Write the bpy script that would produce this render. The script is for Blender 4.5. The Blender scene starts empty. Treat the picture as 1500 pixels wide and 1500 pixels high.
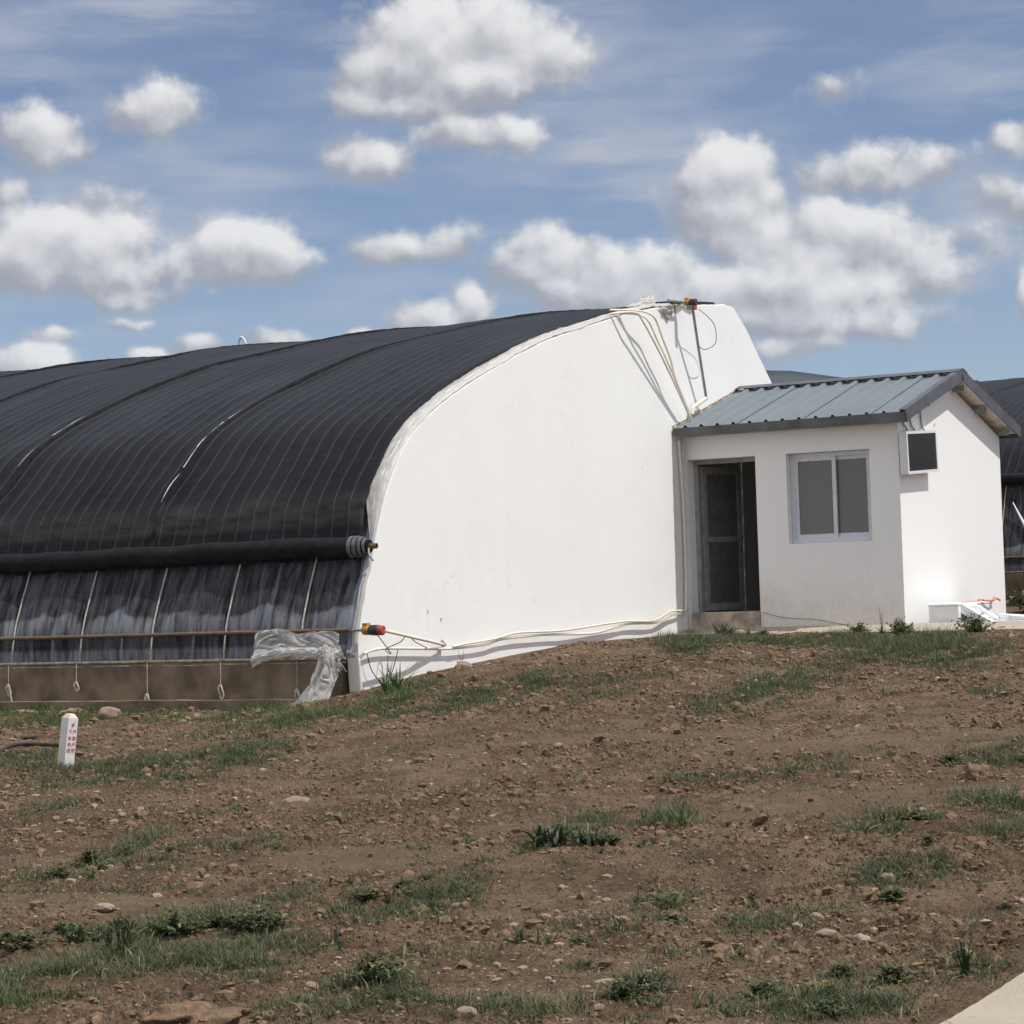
import bpy, math, random
import numpy as np
from mathutils import Matrix, Vector
random.seed(7); RNG = np.random.default_rng(11)
S = bpy.context.scene
COL = S.collection
PI = math.pi

# ------------------------------------------------------------------ noise
def hsh(ix, iy, seed):
    ix = np.asarray(ix).astype(np.int64); iy = np.asarray(iy).astype(np.int64)
    h = (ix * 374761393 + iy * 668265263 + seed * 974634777) & 0xFFFFFFFF
    h = ((h ^ (h >> 13)) * 1274126177) & 0xFFFFFFFF
    h = ((h ^ (h >> 15)) * 2246822519) & 0xFFFFFFFF
    return ((h ^ (h >> 16)) & 0xFFFFFF) / float(0x1000000)

def gn(x, y, seed=0):
    """gradient noise, about -0.7..0.7"""
    x = np.asarray(x, float); y = np.asarray(y, float)
    ix = np.floor(x); iy = np.floor(y); fx = x - ix; fy = y - iy
    u = fx * fx * fx * (fx * (fx * 6 - 15) + 10); v = fy * fy * fy * (fy * (fy * 6 - 15) + 10)
    def g(dx, dy):
        a = hsh(ix + dx, iy + dy, seed) * 2 * PI
        return np.cos(a) * (fx - dx) + np.sin(a) * (fy - dy)
    return (g(0, 0) * (1 - u) + g(1, 0) * u) * (1 - v) + (g(0, 1) * (1 - u) + g(1, 1) * u) * v

def fbm(x, y, seed=0, oc=4, lac=2.03, gain=.5):
    s = 0; a = 1.
    for o in range(oc):
        s = s + a * gn(x, y, seed + o * 17); x = x * lac + 3.1; y = y * lac - 1.7; a *= gain
    return s

# ------------------------------------------------------------------ scene graph helpers
def tag(o, label=None, cat=None, group=None, kind=None):
    if label: o['label'] = label
    if cat: o['category'] = cat
    if group: o['group'] = group
    if kind: o['kind'] = kind
    return o

def empty(name, loc, rz=0, **k):
    o = bpy.data.objects.new(name, None); COL.objects.link(o)
    o.location = loc; o.rotation_euler = (0, 0, rz); o.empty_display_size = .2
    return tag(o, **k)

def link(name, me, parent=None):
    o = bpy.data.objects.new(name, me); COL.objects.link(o)
    if parent is not None: o.parent = parent
    return o

def np_mesh(name, V, quads=None, tris=None, mat=None, smooth=True, attrs=None, uv=None):
    me = bpy.data.meshes.new(name)
    V = np.asarray(V, np.float32); me.vertices.add(len(V)); me.vertices.foreach_set('co', V.ravel())
    li = []; tot = []
    if quads is not None and len(quads): li.append(np.asarray(quads, np.int32).ravel()); tot.append(np.full(len(quads), 4, np.int32))
    if tris is not None and len(tris): li.append(np.asarray(tris, np.int32).ravel()); tot.append(np.full(len(tris), 3, np.int32))
    li = np.concatenate(li); tot = np.concatenate(tot)
    st = np.concatenate([[0], np.cumsum(tot)[:-1]]).astype(np.int32)
    me.loops.add(len(li)); me.loops.foreach_set('vertex_index', li)
    me.polygons.add(len(tot)); me.polygons.foreach_set('loop_start', st); me.polygons.foreach_set('loop_total', tot)
    me.polygons.foreach_set('use_smooth', np.full(len(tot), bool(smooth)))
    if uv is not None:
        u = me.uv_layers.new(name='UVMap'); u.data.foreach_set('uv', np.asarray(uv, np.float32)[li].ravel())
    for k, a in (attrs or {}).items():
        at = me.attributes.new(k, 'FLOAT', 'POINT'); at.data.foreach_set('value', np.asarray(a, np.float32))
    me.update(calc_edges=True); me.validate()
    if mat: me.materials.append(mat)
    return me

def gridq(nr, nc):
    i = np.arange(nr - 1)[:, None] * nc + np.arange(nc - 1)[None]
    return np.stack([i, i + 1, i + nc + 1, i + nc], -1).reshape(-1, 4)

class MB:
    """collects shapes into one mesh"""
    def __init__(s, off=(0, 0, 0)): s.v = []; s.f = []; s.sm = []; s.o = Vector(off)
    def add(s, vs, fs, smooth=False):
        b = len(s.v); s.v += [tuple(Vector(q) - s.o) for q in vs]
        s.f += [tuple(b + i for i in q) for q in fs]; s.sm += [smooth] * len(fs); return s
    def box(s, x0, x1, y0, y1, z0, z1):
        return s.hexa([(x0, y0, z0), (x1, y0, z0), (x1, y1, z0), (x0, y1, z0)], [(x0, y0, z1), (x1, y0, z1), (x1, y1, z1), (x0, y1, z1)])
    def hexa(s, b, t):
        return s.add(list(b) + list(t), [(3, 2, 1, 0), (4, 5, 6, 7), (0, 1, 5, 4), (1, 2, 6, 5), (2, 3, 7, 6), (3, 0, 4, 7)])
    def tube(s, pts, r, n=10, cap=True, smooth=True):
        P = [Vector(p) for p in pts]; vs = []; fs = []; N = len(P)
        up = Vector((0.13, 0.21, 1)).normalized(); prev = None
        for i, p in enumerate(P):
            d = (P[min(i + 1, N - 1)] - P[max(i - 1, 0)]).normalized()
            if prev is None:
                a = d.cross(up)
                if a.length < .05: a = d.cross(Vector((1, 0, 0)))
            else: a = prev - d * prev.dot(d)
            a.normalize(); b = d.cross(a); prev = a
            rr = r[i] if isinstance(r, (list, tuple, np.ndarray)) else r
            for k in range(n):
                t = 2 * PI * k / n; vs.append(p + (a * math.cos(t) + b * math.sin(t)) * rr)
        for i in range(N - 1):
            for k in range(n): fs.append((i * n + k, i * n + (k + 1) % n, (i + 1) * n + (k + 1) % n, (i + 1) * n + k))
        s.add(vs, fs, smooth)
        if cap:
            s.add(vs[:n], [tuple(range(n))[::-1]]); s.add(vs[-n:], [tuple(range(n))])
        return s
    def prism(s, poly, d):
        """closed polygon (3-D points) swept by vector d"""
        n = len(poly); a = [Vector(p) for p in poly]; b = [p + Vector(d) for p in a]
        return s.add(a + b, [tuple(range(n))[::-1], tuple(range(n, 2 * n))] + [(i, (i + 1) % n, n + (i + 1) % n, n + i) for i in range(n)])
    def mesh(s, name, mat):
        me = bpy.data.meshes.new(name); me.from_pydata(s.v, [], s.f); me.polygons.foreach_set('use_smooth', s.sm)
        me.update(); 
        if mat: me.materials.append(mat)
        return me
    def build(s, name, mat, parent=None, bevel=0):
        o = link(name, s.mesh(name, mat), parent)
        if bevel:
            m = o.modifiers.new('bevel', 'BEVEL'); m.width = bevel; m.segments = 2; m.limit_method = 'ANGLE'; m.angle_limit = .6
        return o

def smooth_path(pts, n=6):
    P = [Vector(p) for p in pts]; out = []
    for i in range(len(P) - 1):
        p0 = P[max(i - 1, 0)]; p1 = P[i]; p2 = P[i + 1]; p3 = P[min(i + 2, len(P) - 1)]
        for k in range(n):
            t = k / n
            out.append(.5 * ((2 * p1) + (p2 - p0) * t + (2 * p0 - 5 * p1 + 4 * p2 - p3) * t * t + (3 * p1 - p0 - 3 * p2 + p3) * t ** 3))
    return out + [P[-1]]

# ------------------------------------------------------------------ materials
class MAT:
    def __init__(s, name, rough=.7, spec=.3, metal=0., base=(.5, .5, .5)):
        m = bpy.data.materials.new(name); m.use_nodes = True; s.m = m; s.t = m.node_tree; s.n = s.t.nodes; s.l = s.t.links
        s.p = s.n['Principled BSDF']; s.p.inputs['Roughness'].default_value = rough
        s.p.inputs['Specular IOR Level'].default_value = spec; s.p.inputs['Metallic'].default_value = metal
        s.p.inputs['Base Color'].default_value = (*base, 1); s._co = None
    def node(s, t, **k):
        n = s.n.new(t)
        for a, b in k.items(): setattr(n, a, b)
        return n
    def set(s, sock, v):
        if hasattr(v, 'default_value') or hasattr(v, 'is_output'): s.l.new(v, sock)
        else: sock.default_value = (*v, 1) if isinstance(v, (tuple, list)) and len(v) == 3 and sock.type == 'RGBA' else v
    def co(s, kind='Object'):
        if s._co is None: s._co = s.node('ShaderNodeTexCoord')
        return s._co.outputs[kind]
    def map(s, vec, scale=(1, 1, 1), loc=(0, 0, 0), rot=(0, 0, 0)):
        n = s.node('ShaderNodeMapping'); s.l.new(vec, n.inputs[0]); n.inputs['Scale'].default_value = scale
        n.inputs['Location'].default_value = loc; n.inputs['Rotation'].default_value = rot; return n.outputs[0]
    def noise(s, scale, detail=4, vec=None, rough=.55, dist=0):
        n = s.node('ShaderNodeTexNoise'); n.inputs['Scale'].default_value = scale; n.inputs['Detail'].default_value = detail
        n.inputs['Roughness'].default_value = rough; n.inputs['Distortion'].default_value = dist
        s.l.new(vec if vec is not None else s.co(), n.inputs['Vector']); return n.outputs['Fac']
    def ramp(s, f, a, b, ca, cb):
        n = s.node('ShaderNodeMapRange'); n.interpolation_type = 'SMOOTHSTEP'
        s.l.new(f, n.inputs[0]); n.inputs[1].default_value = a; n.inputs[2].default_value = b; n.inputs[3].default_value = ca; n.inputs[4].default_value = cb
        return n.outputs[0]
    def mix(s, f, a, b, mode='MIX'):
        n = s.node('ShaderNodeMix', data_type='RGBA', blend_type=mode); s.set(n.inputs[0], f); s.set(n.inputs[6], a); s.set(n.inputs[7], b); return n.outputs[2]
    def math(s, op, a, b=0., c=0.):
        n = s.node('ShaderNodeMath', operation=op); s.set(n.inputs[0], a); s.set(n.inputs[1], b); s.set(n.inputs[2], c); return n.outputs[0]
    def xyz(s, vec=None):
        n = s.node('ShaderNodeSeparateXYZ'); s.l.new(vec if vec is not None else s.co(), n.inputs[0]); return n.outputs
    def bump(s, h, dist=.01, strength=1., prev=None):
        n = s.node('ShaderNodeBump'); n.inputs['Distance'].default_value = dist; n.inputs['Strength'].default_value = strength
        s.set(n.inputs['Height'], h)
        if prev is not None: s.l.new(prev, n.inputs['Normal'])
        s.l.new(n.outputs[0], s.p.inputs['Normal']); return n.outputs[0]
    def base(s, v): s.set(s.p.inputs['Base Color'], v)
    def attr(s, name):
        return s.node('ShaderNodeAttribute', attribute_name=name).outputs['Fac']

def simple(name, base, rough=.7, spec=.3, metal=0., var=.18, scale=9, bumpd=0.0, bscale=60):
    m = MAT(name, rough, spec, metal, base)
    f = m.noise(scale, 5)
    m.base(m.mix(m.ramp(f, .3, .7, 0, 1), tuple(c * (1 - var) for c in base), tuple(min(1, c * (1 + var)) for c in base)))
    if bumpd: m.bump(m.noise(bscale, 4), bumpd)
    return m.m

def plaster(name, base, soil, z0, z1, amt):
    m = MAT(name, .85, .15)
    w = m.co('Object')
    a = m.noise(.9, 5, w); b = m.noise(7, 6, w)
    c = m.mix(m.ramp(a, .3, .75, 0, .6), base, tuple(q * .95 for q in base))
    c = m.mix(m.ramp(b, .64, .8, 0, .2), c, tuple(q * .87 for q in base))
    # splash stains near the ground: world height plus noise
    g = m.node('ShaderNodeNewGeometry'); z = m.xyz(g.outputs['Position'])[2]
    st = m.noise(2.2, 6, g.outputs['Position'], .65); sp = m.noise(14, 5, g.outputs['Position'], .7)
    zz = m.math('ADD', z, m.math('MULTIPLY', m.math('SUBTRACT', st, .5), -1.3 * (z1 - z0)))
    k = m.ramp(zz, z0, z1, amt, 0)
    k = m.math('MULTIPLY', k, m.ramp(sp, .25, .7, .45, 1))
    c = m.mix(k, c, soil)
    vor = m.noise(38, 3, w, .8); c = m.mix(m.ramp(vor, .74, .8, 0, .35), c, tuple(q * .6 for q in soil))
    m.base(c)
    cr = m.node('ShaderNodeTexVoronoi', feature='DISTANCE_TO_EDGE'); cr.inputs['Scale'].default_value = .55; wv = m.node('ShaderNodeVectorMath', operation='ADD'); m.l.new(w, wv.inputs[0]); ns = m.node('ShaderNodeTexNoise'); ns.inputs['Scale'].default_value = 1.6; ns.inputs['Detail'].default_value = 5; m.l.new(w, ns.inputs['Vector']); m.l.new(ns.outputs['Color'], wv.inputs[1]); m.l.new(wv.outputs[0], cr.inputs['Vector'])
    c = m.mix(m.math('MULTIPLY', m.ramp(cr.outputs['Distance'], .0012, .004, .28, 0), m.ramp(a, .42, .55, 0, 1)), c, tuple(q * .62 for q in base))
    stv = m.noise(5, 5, m.map(w, (1, 1.6, .10)), .6); c = m.mix(m.ramp(stv, .56, .74, 0, .2), c, tuple(q * k for q, k in zip(base, (.88, .855, .80))))
    m.base(c)
    b1 = m.bump(m.noise(2.3, 4, w), .014, .5); m.bump(m.noise(45, 5, w, .7), .0015, .5, b1)
    return m.m

def concrete_mat():
    m = MAT('pale_concrete', .92, .15); w = m.node('ShaderNodeNewGeometry').outputs['Position']
    a = m.noise(1.7, 6, w, .65); f = m.noise(55, 4, w, .7); b = m.noise(7, 5, w, .7)
    c = m.mix(m.ramp(a, .3, .7, 0, 1), (.36, .315, .245), (.43, .38, .305))
    c = m.mix(m.ramp(f, .52, .72, 0, .5), c, (.30, .25, .19)); c = m.mix(m.ramp(b, .62, .72, 0, .55), c, (.27, .20, .15))
    v = m.node('ShaderNodeTexVoronoi', feature='DISTANCE_TO_EDGE'); v.inputs['Scale'].default_value = .9
    wv = m.node('ShaderNodeVectorMath', operation='ADD'); m.l.new(w, wv.inputs[0]); ns = m.node('ShaderNodeTexNoise'); ns.inputs['Scale'].default_value = 3; m.l.new(w, ns.inputs['Vector']); m.l.new(ns.outputs['Color'], wv.inputs[1]); m.l.new(wv.outputs[0], v.inputs['Vector'])
    c = m.mix(m.ramp(v.outputs['Distance'], .003, .012, .7, 0), c, (.16, .125, .095)); m.base(c)
    m.bump(f, .006); return m.m
MT = {}
MT['plaster'] = plaster('white_plaster', (.8, .8, .785), (.56, .47, .36), .6, 1.5, .25)
MT['plaster_hut'] = plaster('white_plaster_hut', (.81, .805, .79), (.46, .37, .27), 1.0, 1.8, .5)
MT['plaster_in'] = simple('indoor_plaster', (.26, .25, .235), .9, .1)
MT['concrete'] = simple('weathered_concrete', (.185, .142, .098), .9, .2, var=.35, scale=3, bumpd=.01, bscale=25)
MT['apron'] = concrete_mat()
MT['step'] = simple('stained_concrete_step', (.36, .30, .24), .9, .2, var=.4, scale=6, bumpd=.006, bscale=60)
MT['zinc'] = simple('blue_grey_sheet', (.162, .194, .208), .5, .4, .08, var=.05, scale=1.5)
MT['trim'] = simple('dark_grey_trim', (.085, .09, .105), .5, .45, .1, var=.2, scale=4)
MT['fascia'] = simple('grey_fascia', (.10, .10, .10), .5, .4, .2, var=.3, scale=3)
MT['soffit'] = simple('pale_soffit', (.74, .71, .66), .8, .2)
MT['steel'] = simple('galvanised_steel', (.3, .3, .29), .55, .5, .4)
MT['pvc'] = simple('white_pvc', (.66, .67, .69), .45, .4, var=.06)
MT['pvc_cream'] = simple('cream_conduit', (.74, .69, .58), .5, .4, var=.08)
MT['rubber'] = simple('black_rubber', (.012, .012, .013), .5, .4)
MT['hose'] = simple('dusty_black_hose', (.035, .032, .03), .6, .3, var=.4, scale=20)
MT['blackpaint'] = simple('black_motor_paint', (.02, .021, .022), .45, .5)
MT['yellow'] = simple('yellow_paint', (.40, .19, .035), .5, .4)
MT['red'] = simple('red_plastic', (.40, .06, .035), .5, .4)
MT['orange'] = simple('orange_strap', (.80, .24, .14), .6, .3)
MT['brass'] = simple('rusty_pipe', (.2, .11, .04), .5, .5, .3)
MT['grey'] = simple('grey_box', (.27, .27, .26), .6, .3)
MT['foam'] = simple('white_foam', (.82, .83, .84), .9, .15, var=.05, scale=12, bumpd=.002, bscale=150)
MT['rope'] = simple('pale_rope', (.42, .39, .34), .9, .1, var=.25, scale=30)
MT['rib'] = simple('grey_rib_steel', (.36, .37, .38), .6, .3)
MT['door_leaf'] = simple('shaded_door_frame', (.24, .235, .22), .5, .3)  # white door frame, darkened in colour to paint the dimness of the room
MT['door_sheet'] = simple('shaded_door_sheet', (.115, .108, .098), .6, .3)  # door panels: the room's shade is put into their colour too
MT['fuzz'] = simple('frayed_brown_wrap', (.17, .125, .085), .95, .1, var=.45, scale=60, bumpd=.01, bscale=120)
MT['batten'] = simple('beige_batten', (.42, .36, .27), .9, .1, var=.35, scale=12)
MT['panelblack'] = simple('dark_panel', (.028, .028, .029), .25, .5, var=.15)
MT['rust'] = simple('bare_mortar', (.45, .37, .28), .95, .1, var=.3, scale=20)
MT['paint_red'] = simple('red_paint', (.42, .03, .03), .7, .2)
MT['post'] = simple('white_post_paint', (.66, .65, .64), .6, .3, var=.08)
MT['post_top'] = simple('worn_post_top', (.62, .5, .42), .8, .2, var=.2, scale=20)
MT['dark'] = simple('dark_void', (.03, .03, .03), .9, .1)
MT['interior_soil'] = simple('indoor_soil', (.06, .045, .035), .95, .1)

# ---- special materials
def cover_mat():
    m = MAT('black_quilt', .72, .2, 0)
    uv = m.co('UV'); u, v, _ = m.xyz(uv)
    wob = m.math('MULTIPLY', m.math('SUBTRACT', m.noise(.8, 2, uv), .5), .13)
    uu = m.math('DIVIDE', m.math('ADD', u, wob), .2)
    fr = m.math('ABSOLUTE', m.math('SUBTRACT', m.math('FRACT', uu), .5))          # 0 on a stitch line .. .5 mid-quilt
    line = m.ramp(fr, .018, .042, 1, 0)
    n1 = m.noise(1.1, 5, uv, .6); n2 = m.noise(9, 5, uv, .6)
    cell = m.node('ShaderNodeTexWhiteNoise', noise_dimensions='1D'); m.l.new(m.math('FLOOR', m.math('ADD', uu, .5)), cell.inputs['W'])
    fd = m.noise(.45, 5, m.map(uv, (1.6, .5, 1), loc=(7, 3, 0)), .6)
    c = m.mix(m.ramp(n1, .3, .7, 0, 1), (.003, .0034, .0046), (.0062, .0068, .0088))
    c = m.mix(m.math('MULTIPLY', cell.outputs['Value'], .35), c, (.012, .0128, .0165))
    c = m.mix(m.ramp(n2, .45, .8, 0, .45), c, (.022, .021, .021))
    c = m.mix(m.ramp(fd, .52, .72, 0, .55), c, (.030, .030, .034))
    # a band of settled dust just above the fold of the quilt
    band = m.math('MULTIPLY', m.ramp(v, 1.42, 1.5, 0, 1), m.ramp(m.math('ADD', v, m.math('MULTIPLY', n1, .6)), 1.85, 2.2, 1, 0))
    k = m.math('MULTIPLY', m.math('MULTIPLY', band, m.ramp(m.noise(3.2, 6, m.map(uv, (.6, 2.5, 1)), .65), .3, .65, .15, .75)), .8)
    c = m.mix(k, c, (.075, .066, .056))
    dash = m.ramp(m.noise(26, 2, uv), .3, .5, .35, 1)
    c = m.mix(m.math('MULTIPLY', m.math('MULTIPLY', line, dash), .26), c, (.19, .18, .17))
    m.base(c)
    b1 = m.bump(m.math('SINE', m.math('MULTIPLY', m.math('MINIMUM', m.math('MULTIPLY', fr, 6), 1.57), 1.)), .012, .55)
    b2 = m.bump(m.noise(5, 5, uv, .6), .03, .5, b1); m.bump(m.noise(110, 3, uv), .003, .5, b2)
    m.p.inputs['Sheen Weight'].default_value = .09; m.p.inputs['Sheen Roughness'].default_value = .4
    m.p.inputs['Sheen Tint'].default_value = (.45, .55, .85, 1)
    return m.m
MT['cover'] = cover_mat()
MT['felt'] = simple('black_felt', (.012, .012, .012), .9, .15, var=.5, scale=14, bumpd=.01, bscale=60)
MT['roll'] = simple('rolled_quilt', (.009, .009, .0095), .8, .25, var=.4, scale=8, bumpd=.015, bscale=14)
MT['roll_edge'] = simple('grey_roll_edge', (.13, .13, .135), .8, .2, var=.3, scale=10)

def film_mat(name, tint, dirt, f0, f1, scale, rough=.22, streak=(1, 1, 1), bump=.02, tl=.5, ior=1.35):
    """plastic sheet: clear part, dusty part that scatters light, and gloss"""
    m = MAT(name, rough, .6, 0, dirt)
    uv = m.co('UV')
    n = m.noise(scale, 6, m.map(uv, streak), .62, .4); n2 = m.noise(scale * 5, 4, m.map(uv, streak), .6)
    w = m.math('ADD', m.math('MULTIPLY', n, .75), m.math('MULTIPLY', n2, .25))
    m.base(m.mix(m.ramp(n2, .3, .7, 0, 1), dirt, tuple(q * .8 for q in dirt)))
    m.bump(w, bump, .8)
    tr = m.node('ShaderNodeBsdfTranslucent'); tr.inputs[0].default_value = (*dirt, 1)
    mx = m.node('ShaderNodeMixShader'); mx.inputs[0].default_value = tl
    m.l.new(m.p.outputs[0], mx.inputs[1]); m.l.new(tr.outputs[0], mx.inputs[2])
    cl = m.node('ShaderNodeBsdfTransparent'); cl.inputs[0].default_value = (*tint, 1)
    gl = m.node('ShaderNodeBsdfGlossy'); gl.inputs['Roughness'].default_value = rough; gl.inputs[0].default_value = (.9, .9, .9, 1)
    fr = m.node('ShaderNodeFresnel'); fr.inputs[0].default_value = ior
    clg = m.node('ShaderNodeMixShader'); m.l.new(fr.outputs[0], clg.inputs[0]); m.l.new(cl.outputs[0], clg.inputs[1]); m.l.new(gl.outputs[0], clg.inputs[2])
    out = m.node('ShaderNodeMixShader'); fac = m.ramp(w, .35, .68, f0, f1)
    if name == 'greenhouse_film':      # sunlit strip below the roll's shadow, painted in as a paler scalloped band
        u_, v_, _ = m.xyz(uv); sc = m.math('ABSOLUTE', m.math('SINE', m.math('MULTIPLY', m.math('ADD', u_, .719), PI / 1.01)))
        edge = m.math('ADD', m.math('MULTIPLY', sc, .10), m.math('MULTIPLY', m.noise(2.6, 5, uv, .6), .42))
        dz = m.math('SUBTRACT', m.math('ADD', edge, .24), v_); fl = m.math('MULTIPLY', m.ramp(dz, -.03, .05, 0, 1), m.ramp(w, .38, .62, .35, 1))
        gap = m.math('MULTIPLY', m.ramp(v_, .10, .16, 0, 1), m.ramp(v_, .27, .295, 1, 0))      # unlit break painted into that band, just under the vent pipe
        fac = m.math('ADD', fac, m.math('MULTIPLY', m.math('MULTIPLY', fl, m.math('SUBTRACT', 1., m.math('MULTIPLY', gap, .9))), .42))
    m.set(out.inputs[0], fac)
    m.l.new(clg.outputs[0], out.inputs[1]); m.l.new(mx.outputs[0], out.inputs[2])
    m.l.new(out.outputs[0], m.n['Material Output'].inputs[0])
    return m.m
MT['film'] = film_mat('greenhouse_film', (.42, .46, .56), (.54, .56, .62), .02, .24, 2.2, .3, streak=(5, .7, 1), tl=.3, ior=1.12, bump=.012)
MT['edgefilm'] = film_mat('edge_film', (.6, .6, .57), (.60, .58, .54), .75, 1.0, 6, .35, streak=(1, 1, 1), tl=.12, ior=1.2)
MT['torn'] = film_mat('torn_film', (.85, .85, .83), (.84, .82, .79), .40, .92, 2.2, .35, bump=.02, tl=.35, ior=1.25)

def glass_mat():
    m = MAT('window_glass'); 
    cl = m.node('ShaderNodeBsdfTransparent'); cl.inputs[0].default_value = (.5, .5, .5, 1)
    gl = m.node('ShaderNodeBsdfGlossy'); gl.inputs['Roughness'].default_value = .08; gl.inputs[0].default_value = (.9, .9, .9, 1)
    df = m.node('ShaderNodeBsdfDiffuse'); df.inputs[0].default_value = (.40, .40, .385, 1)
    fr = m.node('ShaderNodeFresnel'); fr.inputs[0].default_value = 1.5
    a = m.node('ShaderNodeMixShader'); a.inputs[0].default_value = m_dust = .3
    m.l.new(cl.outputs[0], a.inputs[1]); m.l.new(df.outputs[0], a.inputs[2])
    b = m.node('ShaderNodeMixShader'); m.l.new(fr.outputs[0], b.inputs[0]); m.l.new(a.outputs[0], b.inputs[1]); m.l.new(gl.outputs[0], b.inputs[2])
    m.l.new(b.outputs[0], m.n['Material Output'].inputs[0]); return m.m
MT['glass'] = glass_mat()

def wrap_mat():
    """window profile still in its printed protective tape"""
    m = MAT('taped_window_frame', .5, .4)
    w = m.co('Object'); f = m.noise(55, 2, m.map(w, (1, 1, 1)))
    m.base(m.mix(m.ramp(f, .55, .62, 0, .5), (.62, .64, .68), (.33, .35, .4))); return m.m
MT['taped'] = wrap_mat()

def ground_mat():
    m = MAT('tilled_soil', .95, .12)
    g = m.node('ShaderNodeNewGeometry'); w = g.outputs['Position']
    big = m.noise(.35, 4, w); mid = m.noise(2.6, 6, w, .65); fin = m.noise(30, 6, w, .7); vfin = m.noise(110, 3, w, .7)
    c = m.mix(m.ramp(big, .35, .65, 0, 1), (.222, .149, .097), (.300, .207, .136))
    c = m.mix(m.ramp(mid, .38, .66, 0, .85), c, (.128, .081, .050))
    c = m.mix(m.ramp(fin, .5, .75, 0, .55), c, (.29, .215, .145))
    c = m.mix(m.ramp(fin, .34, .47, .75, 0), c, (.040, .025, .017))
    c = m.mix(m.ramp(vfin, .36, .48, .7, 0), c, (.06, .040, .027))
    c = m.mix(m.math('MULTIPLY', m.attr('smooth_strip'), .55), c, (.235, .172, .112))
    # little pale chips of stone in the earth
    v = m.node('ShaderNodeTexVoronoi'); v.inputs['Scale'].default_value = 34; m.l.new(w, v.inputs['Vector'])
    chip = m.math('MULTIPLY', m.ramp(v.outputs['Distance'], .16, .3, 1, 0), m.math('MULTIPLY', m.ramp(m.xyz(v.outputs['Color'])[0], .70, .74, 0, 1), m.ramp(mid, .42, .6, 1, .05)))
    c = m.mix(m.math('MULTIPLY', chip, .6), c, (.40, .315, .245))
    m.base(c)
    b1 = m.bump(fin, .05, 1.); m.bump(vfin, .014, 1., b1)
    return m.m
MT['soil'] = ground_mat()

def stone_mat():
    m = MAT('field_stone', .85, .2)
    o = m.node('ShaderNodeObjectInfo'); a = m.attr('rnd')
    f = m.noise(14, 5, m.co(), .65)
    c = m.mix(m.math('FRACT', m.math('ADD', a, m.math('MULTIPLY', o.outputs['Random'], 3.))), (.25, .172, .122), (.32, .255, .20))
    c = m.mix(m.ramp(f, .4, .7, 0, .6), c, (.20, .135, .10)); m.base(c); m.bump(m.noise(35, 5, m.co()), .01, .6); return m.m
MT['stone'] = stone_mat()
MT['clod'] = simple('soil_clod', (.185, .124, .080), .95, .1, var=.3, scale=25, bumpd=.01, bscale=90)

def leaf_mat(name, cols, rough=.55):
    m = MAT(name, rough, .35)
    r = m.node('ShaderNodeValToRGB'); r.color_ramp.interpolation = 'LINEAR'
    e = r.color_ramp.elements; 
    while len(e) < len(cols): e.new(.5)
    for i, (p, c) in enumerate(cols): e[i].position = p; e[i].color = (*c, 1)
    m.l.new(m.attr('rnd'), r.inputs[0]); m.base(r.outputs[0])
    tr = m.node('ShaderNodeBsdfTranslucent'); m.l.new(r.outputs[0], tr.inputs[0])
    mx = m.node('ShaderNodeMixShader'); mx.inputs[0].default_value = .22
    m.l.new(m.p.outputs[0], mx.inputs[1]); m.l.new(tr.outputs[0], mx.inputs[2]); m.l.new(mx.outputs[0], m.n['Material Output'].inputs[0])
    return m.m
MT['grass'] = leaf_mat('dull_grass', [(0, (.036, .047, .021)), (.45, (.070, .084, .039)), (.78, (.122, .136, .068)), (.9, (.20, .185, .09)), (1, (.34, .28, .16))])
MT['grass_lush'] = leaf_mat('fresh_grass', [(0, (.035, .06, .014)), (.5, (.07, .115, .03)), (.88, (.11, .16, .05)), (1, (.24, .2, .1))])
MT['weed'] = leaf_mat('weed_leaf', [(0, (.035, .050, .018)), (.5, (.072, .096, .038)), (.85, (.13, .155, .065)), (1, (.27, .24, .12))])
MT['weed_dark'] = leaf_mat('dark_weed_leaf', [(0, (.024, .036, .015)), (.6, (.05, .070, .030)), (1, (.12, .14, .07))], .45)
MT['flower'] = simple('yellow_flower', (.7, .5, .03), .6, .2)

# ------------------------------------------------------------------ the lie of the land
TP = np.array([(-13.6,20.3,.64),(-13.4,21.2,.75),(-13.4,22.3,.82),(-13.4,23.6,.90),(-13.4,25.0,.965),(-13.4,26.5,.985),(-13.4,27.6,.98),
(-11.5,27.7,.95),(-9.5,27.7,.95),(-7.5,27.8,.97),(-4,28.,.99),(-14.5,19.9,.47),(-17,19.9,.46),(-20,19.9,.45),(-26,19.9,.42),
(-4.3,7.45,0),(-2,7.9,.03),(-7.5,5.5,0),(0,0,0),(-10,0,-.05),(8,3,0),(4,12,.25),(2,20,.6),(-14,12,.12),(-22,12,.1),
(-8,14,.28),(-5,20,.62),(-9,32,1.02),(-8,36,1.25),(-2,36,1.25),(10,36,1.25),(10,24,.9),(-30,19,.4)])
def _phi(r): return np.where(r > 1e-9, r * r * np.log(np.maximum(r, 1e-9)), 0)
def _fit(lam=.5):
    n = len(TP); P = np.c_[np.ones(n), TP[:, :2]]
    K = _phi(np.hypot(TP[:, None, 0] - TP[None, :, 0], TP[:, None, 1] - TP[None, :, 1])) + lam * np.eye(n)
    return np.linalg.solve(np.block([[K, P], [P.T, np.zeros((3, 3))]]), np.r_[TP[:, 2], 0, 0, 0])
_W = _fit()
def tps(x, y):
    h = _W[-3] + _W[-2] * x + _W[-1] * y
    for (a, b, _), w in zip(TP, _W[:-3]): h = h + w * _phi(np.hypot(x - a, y - b))
    return h
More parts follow.
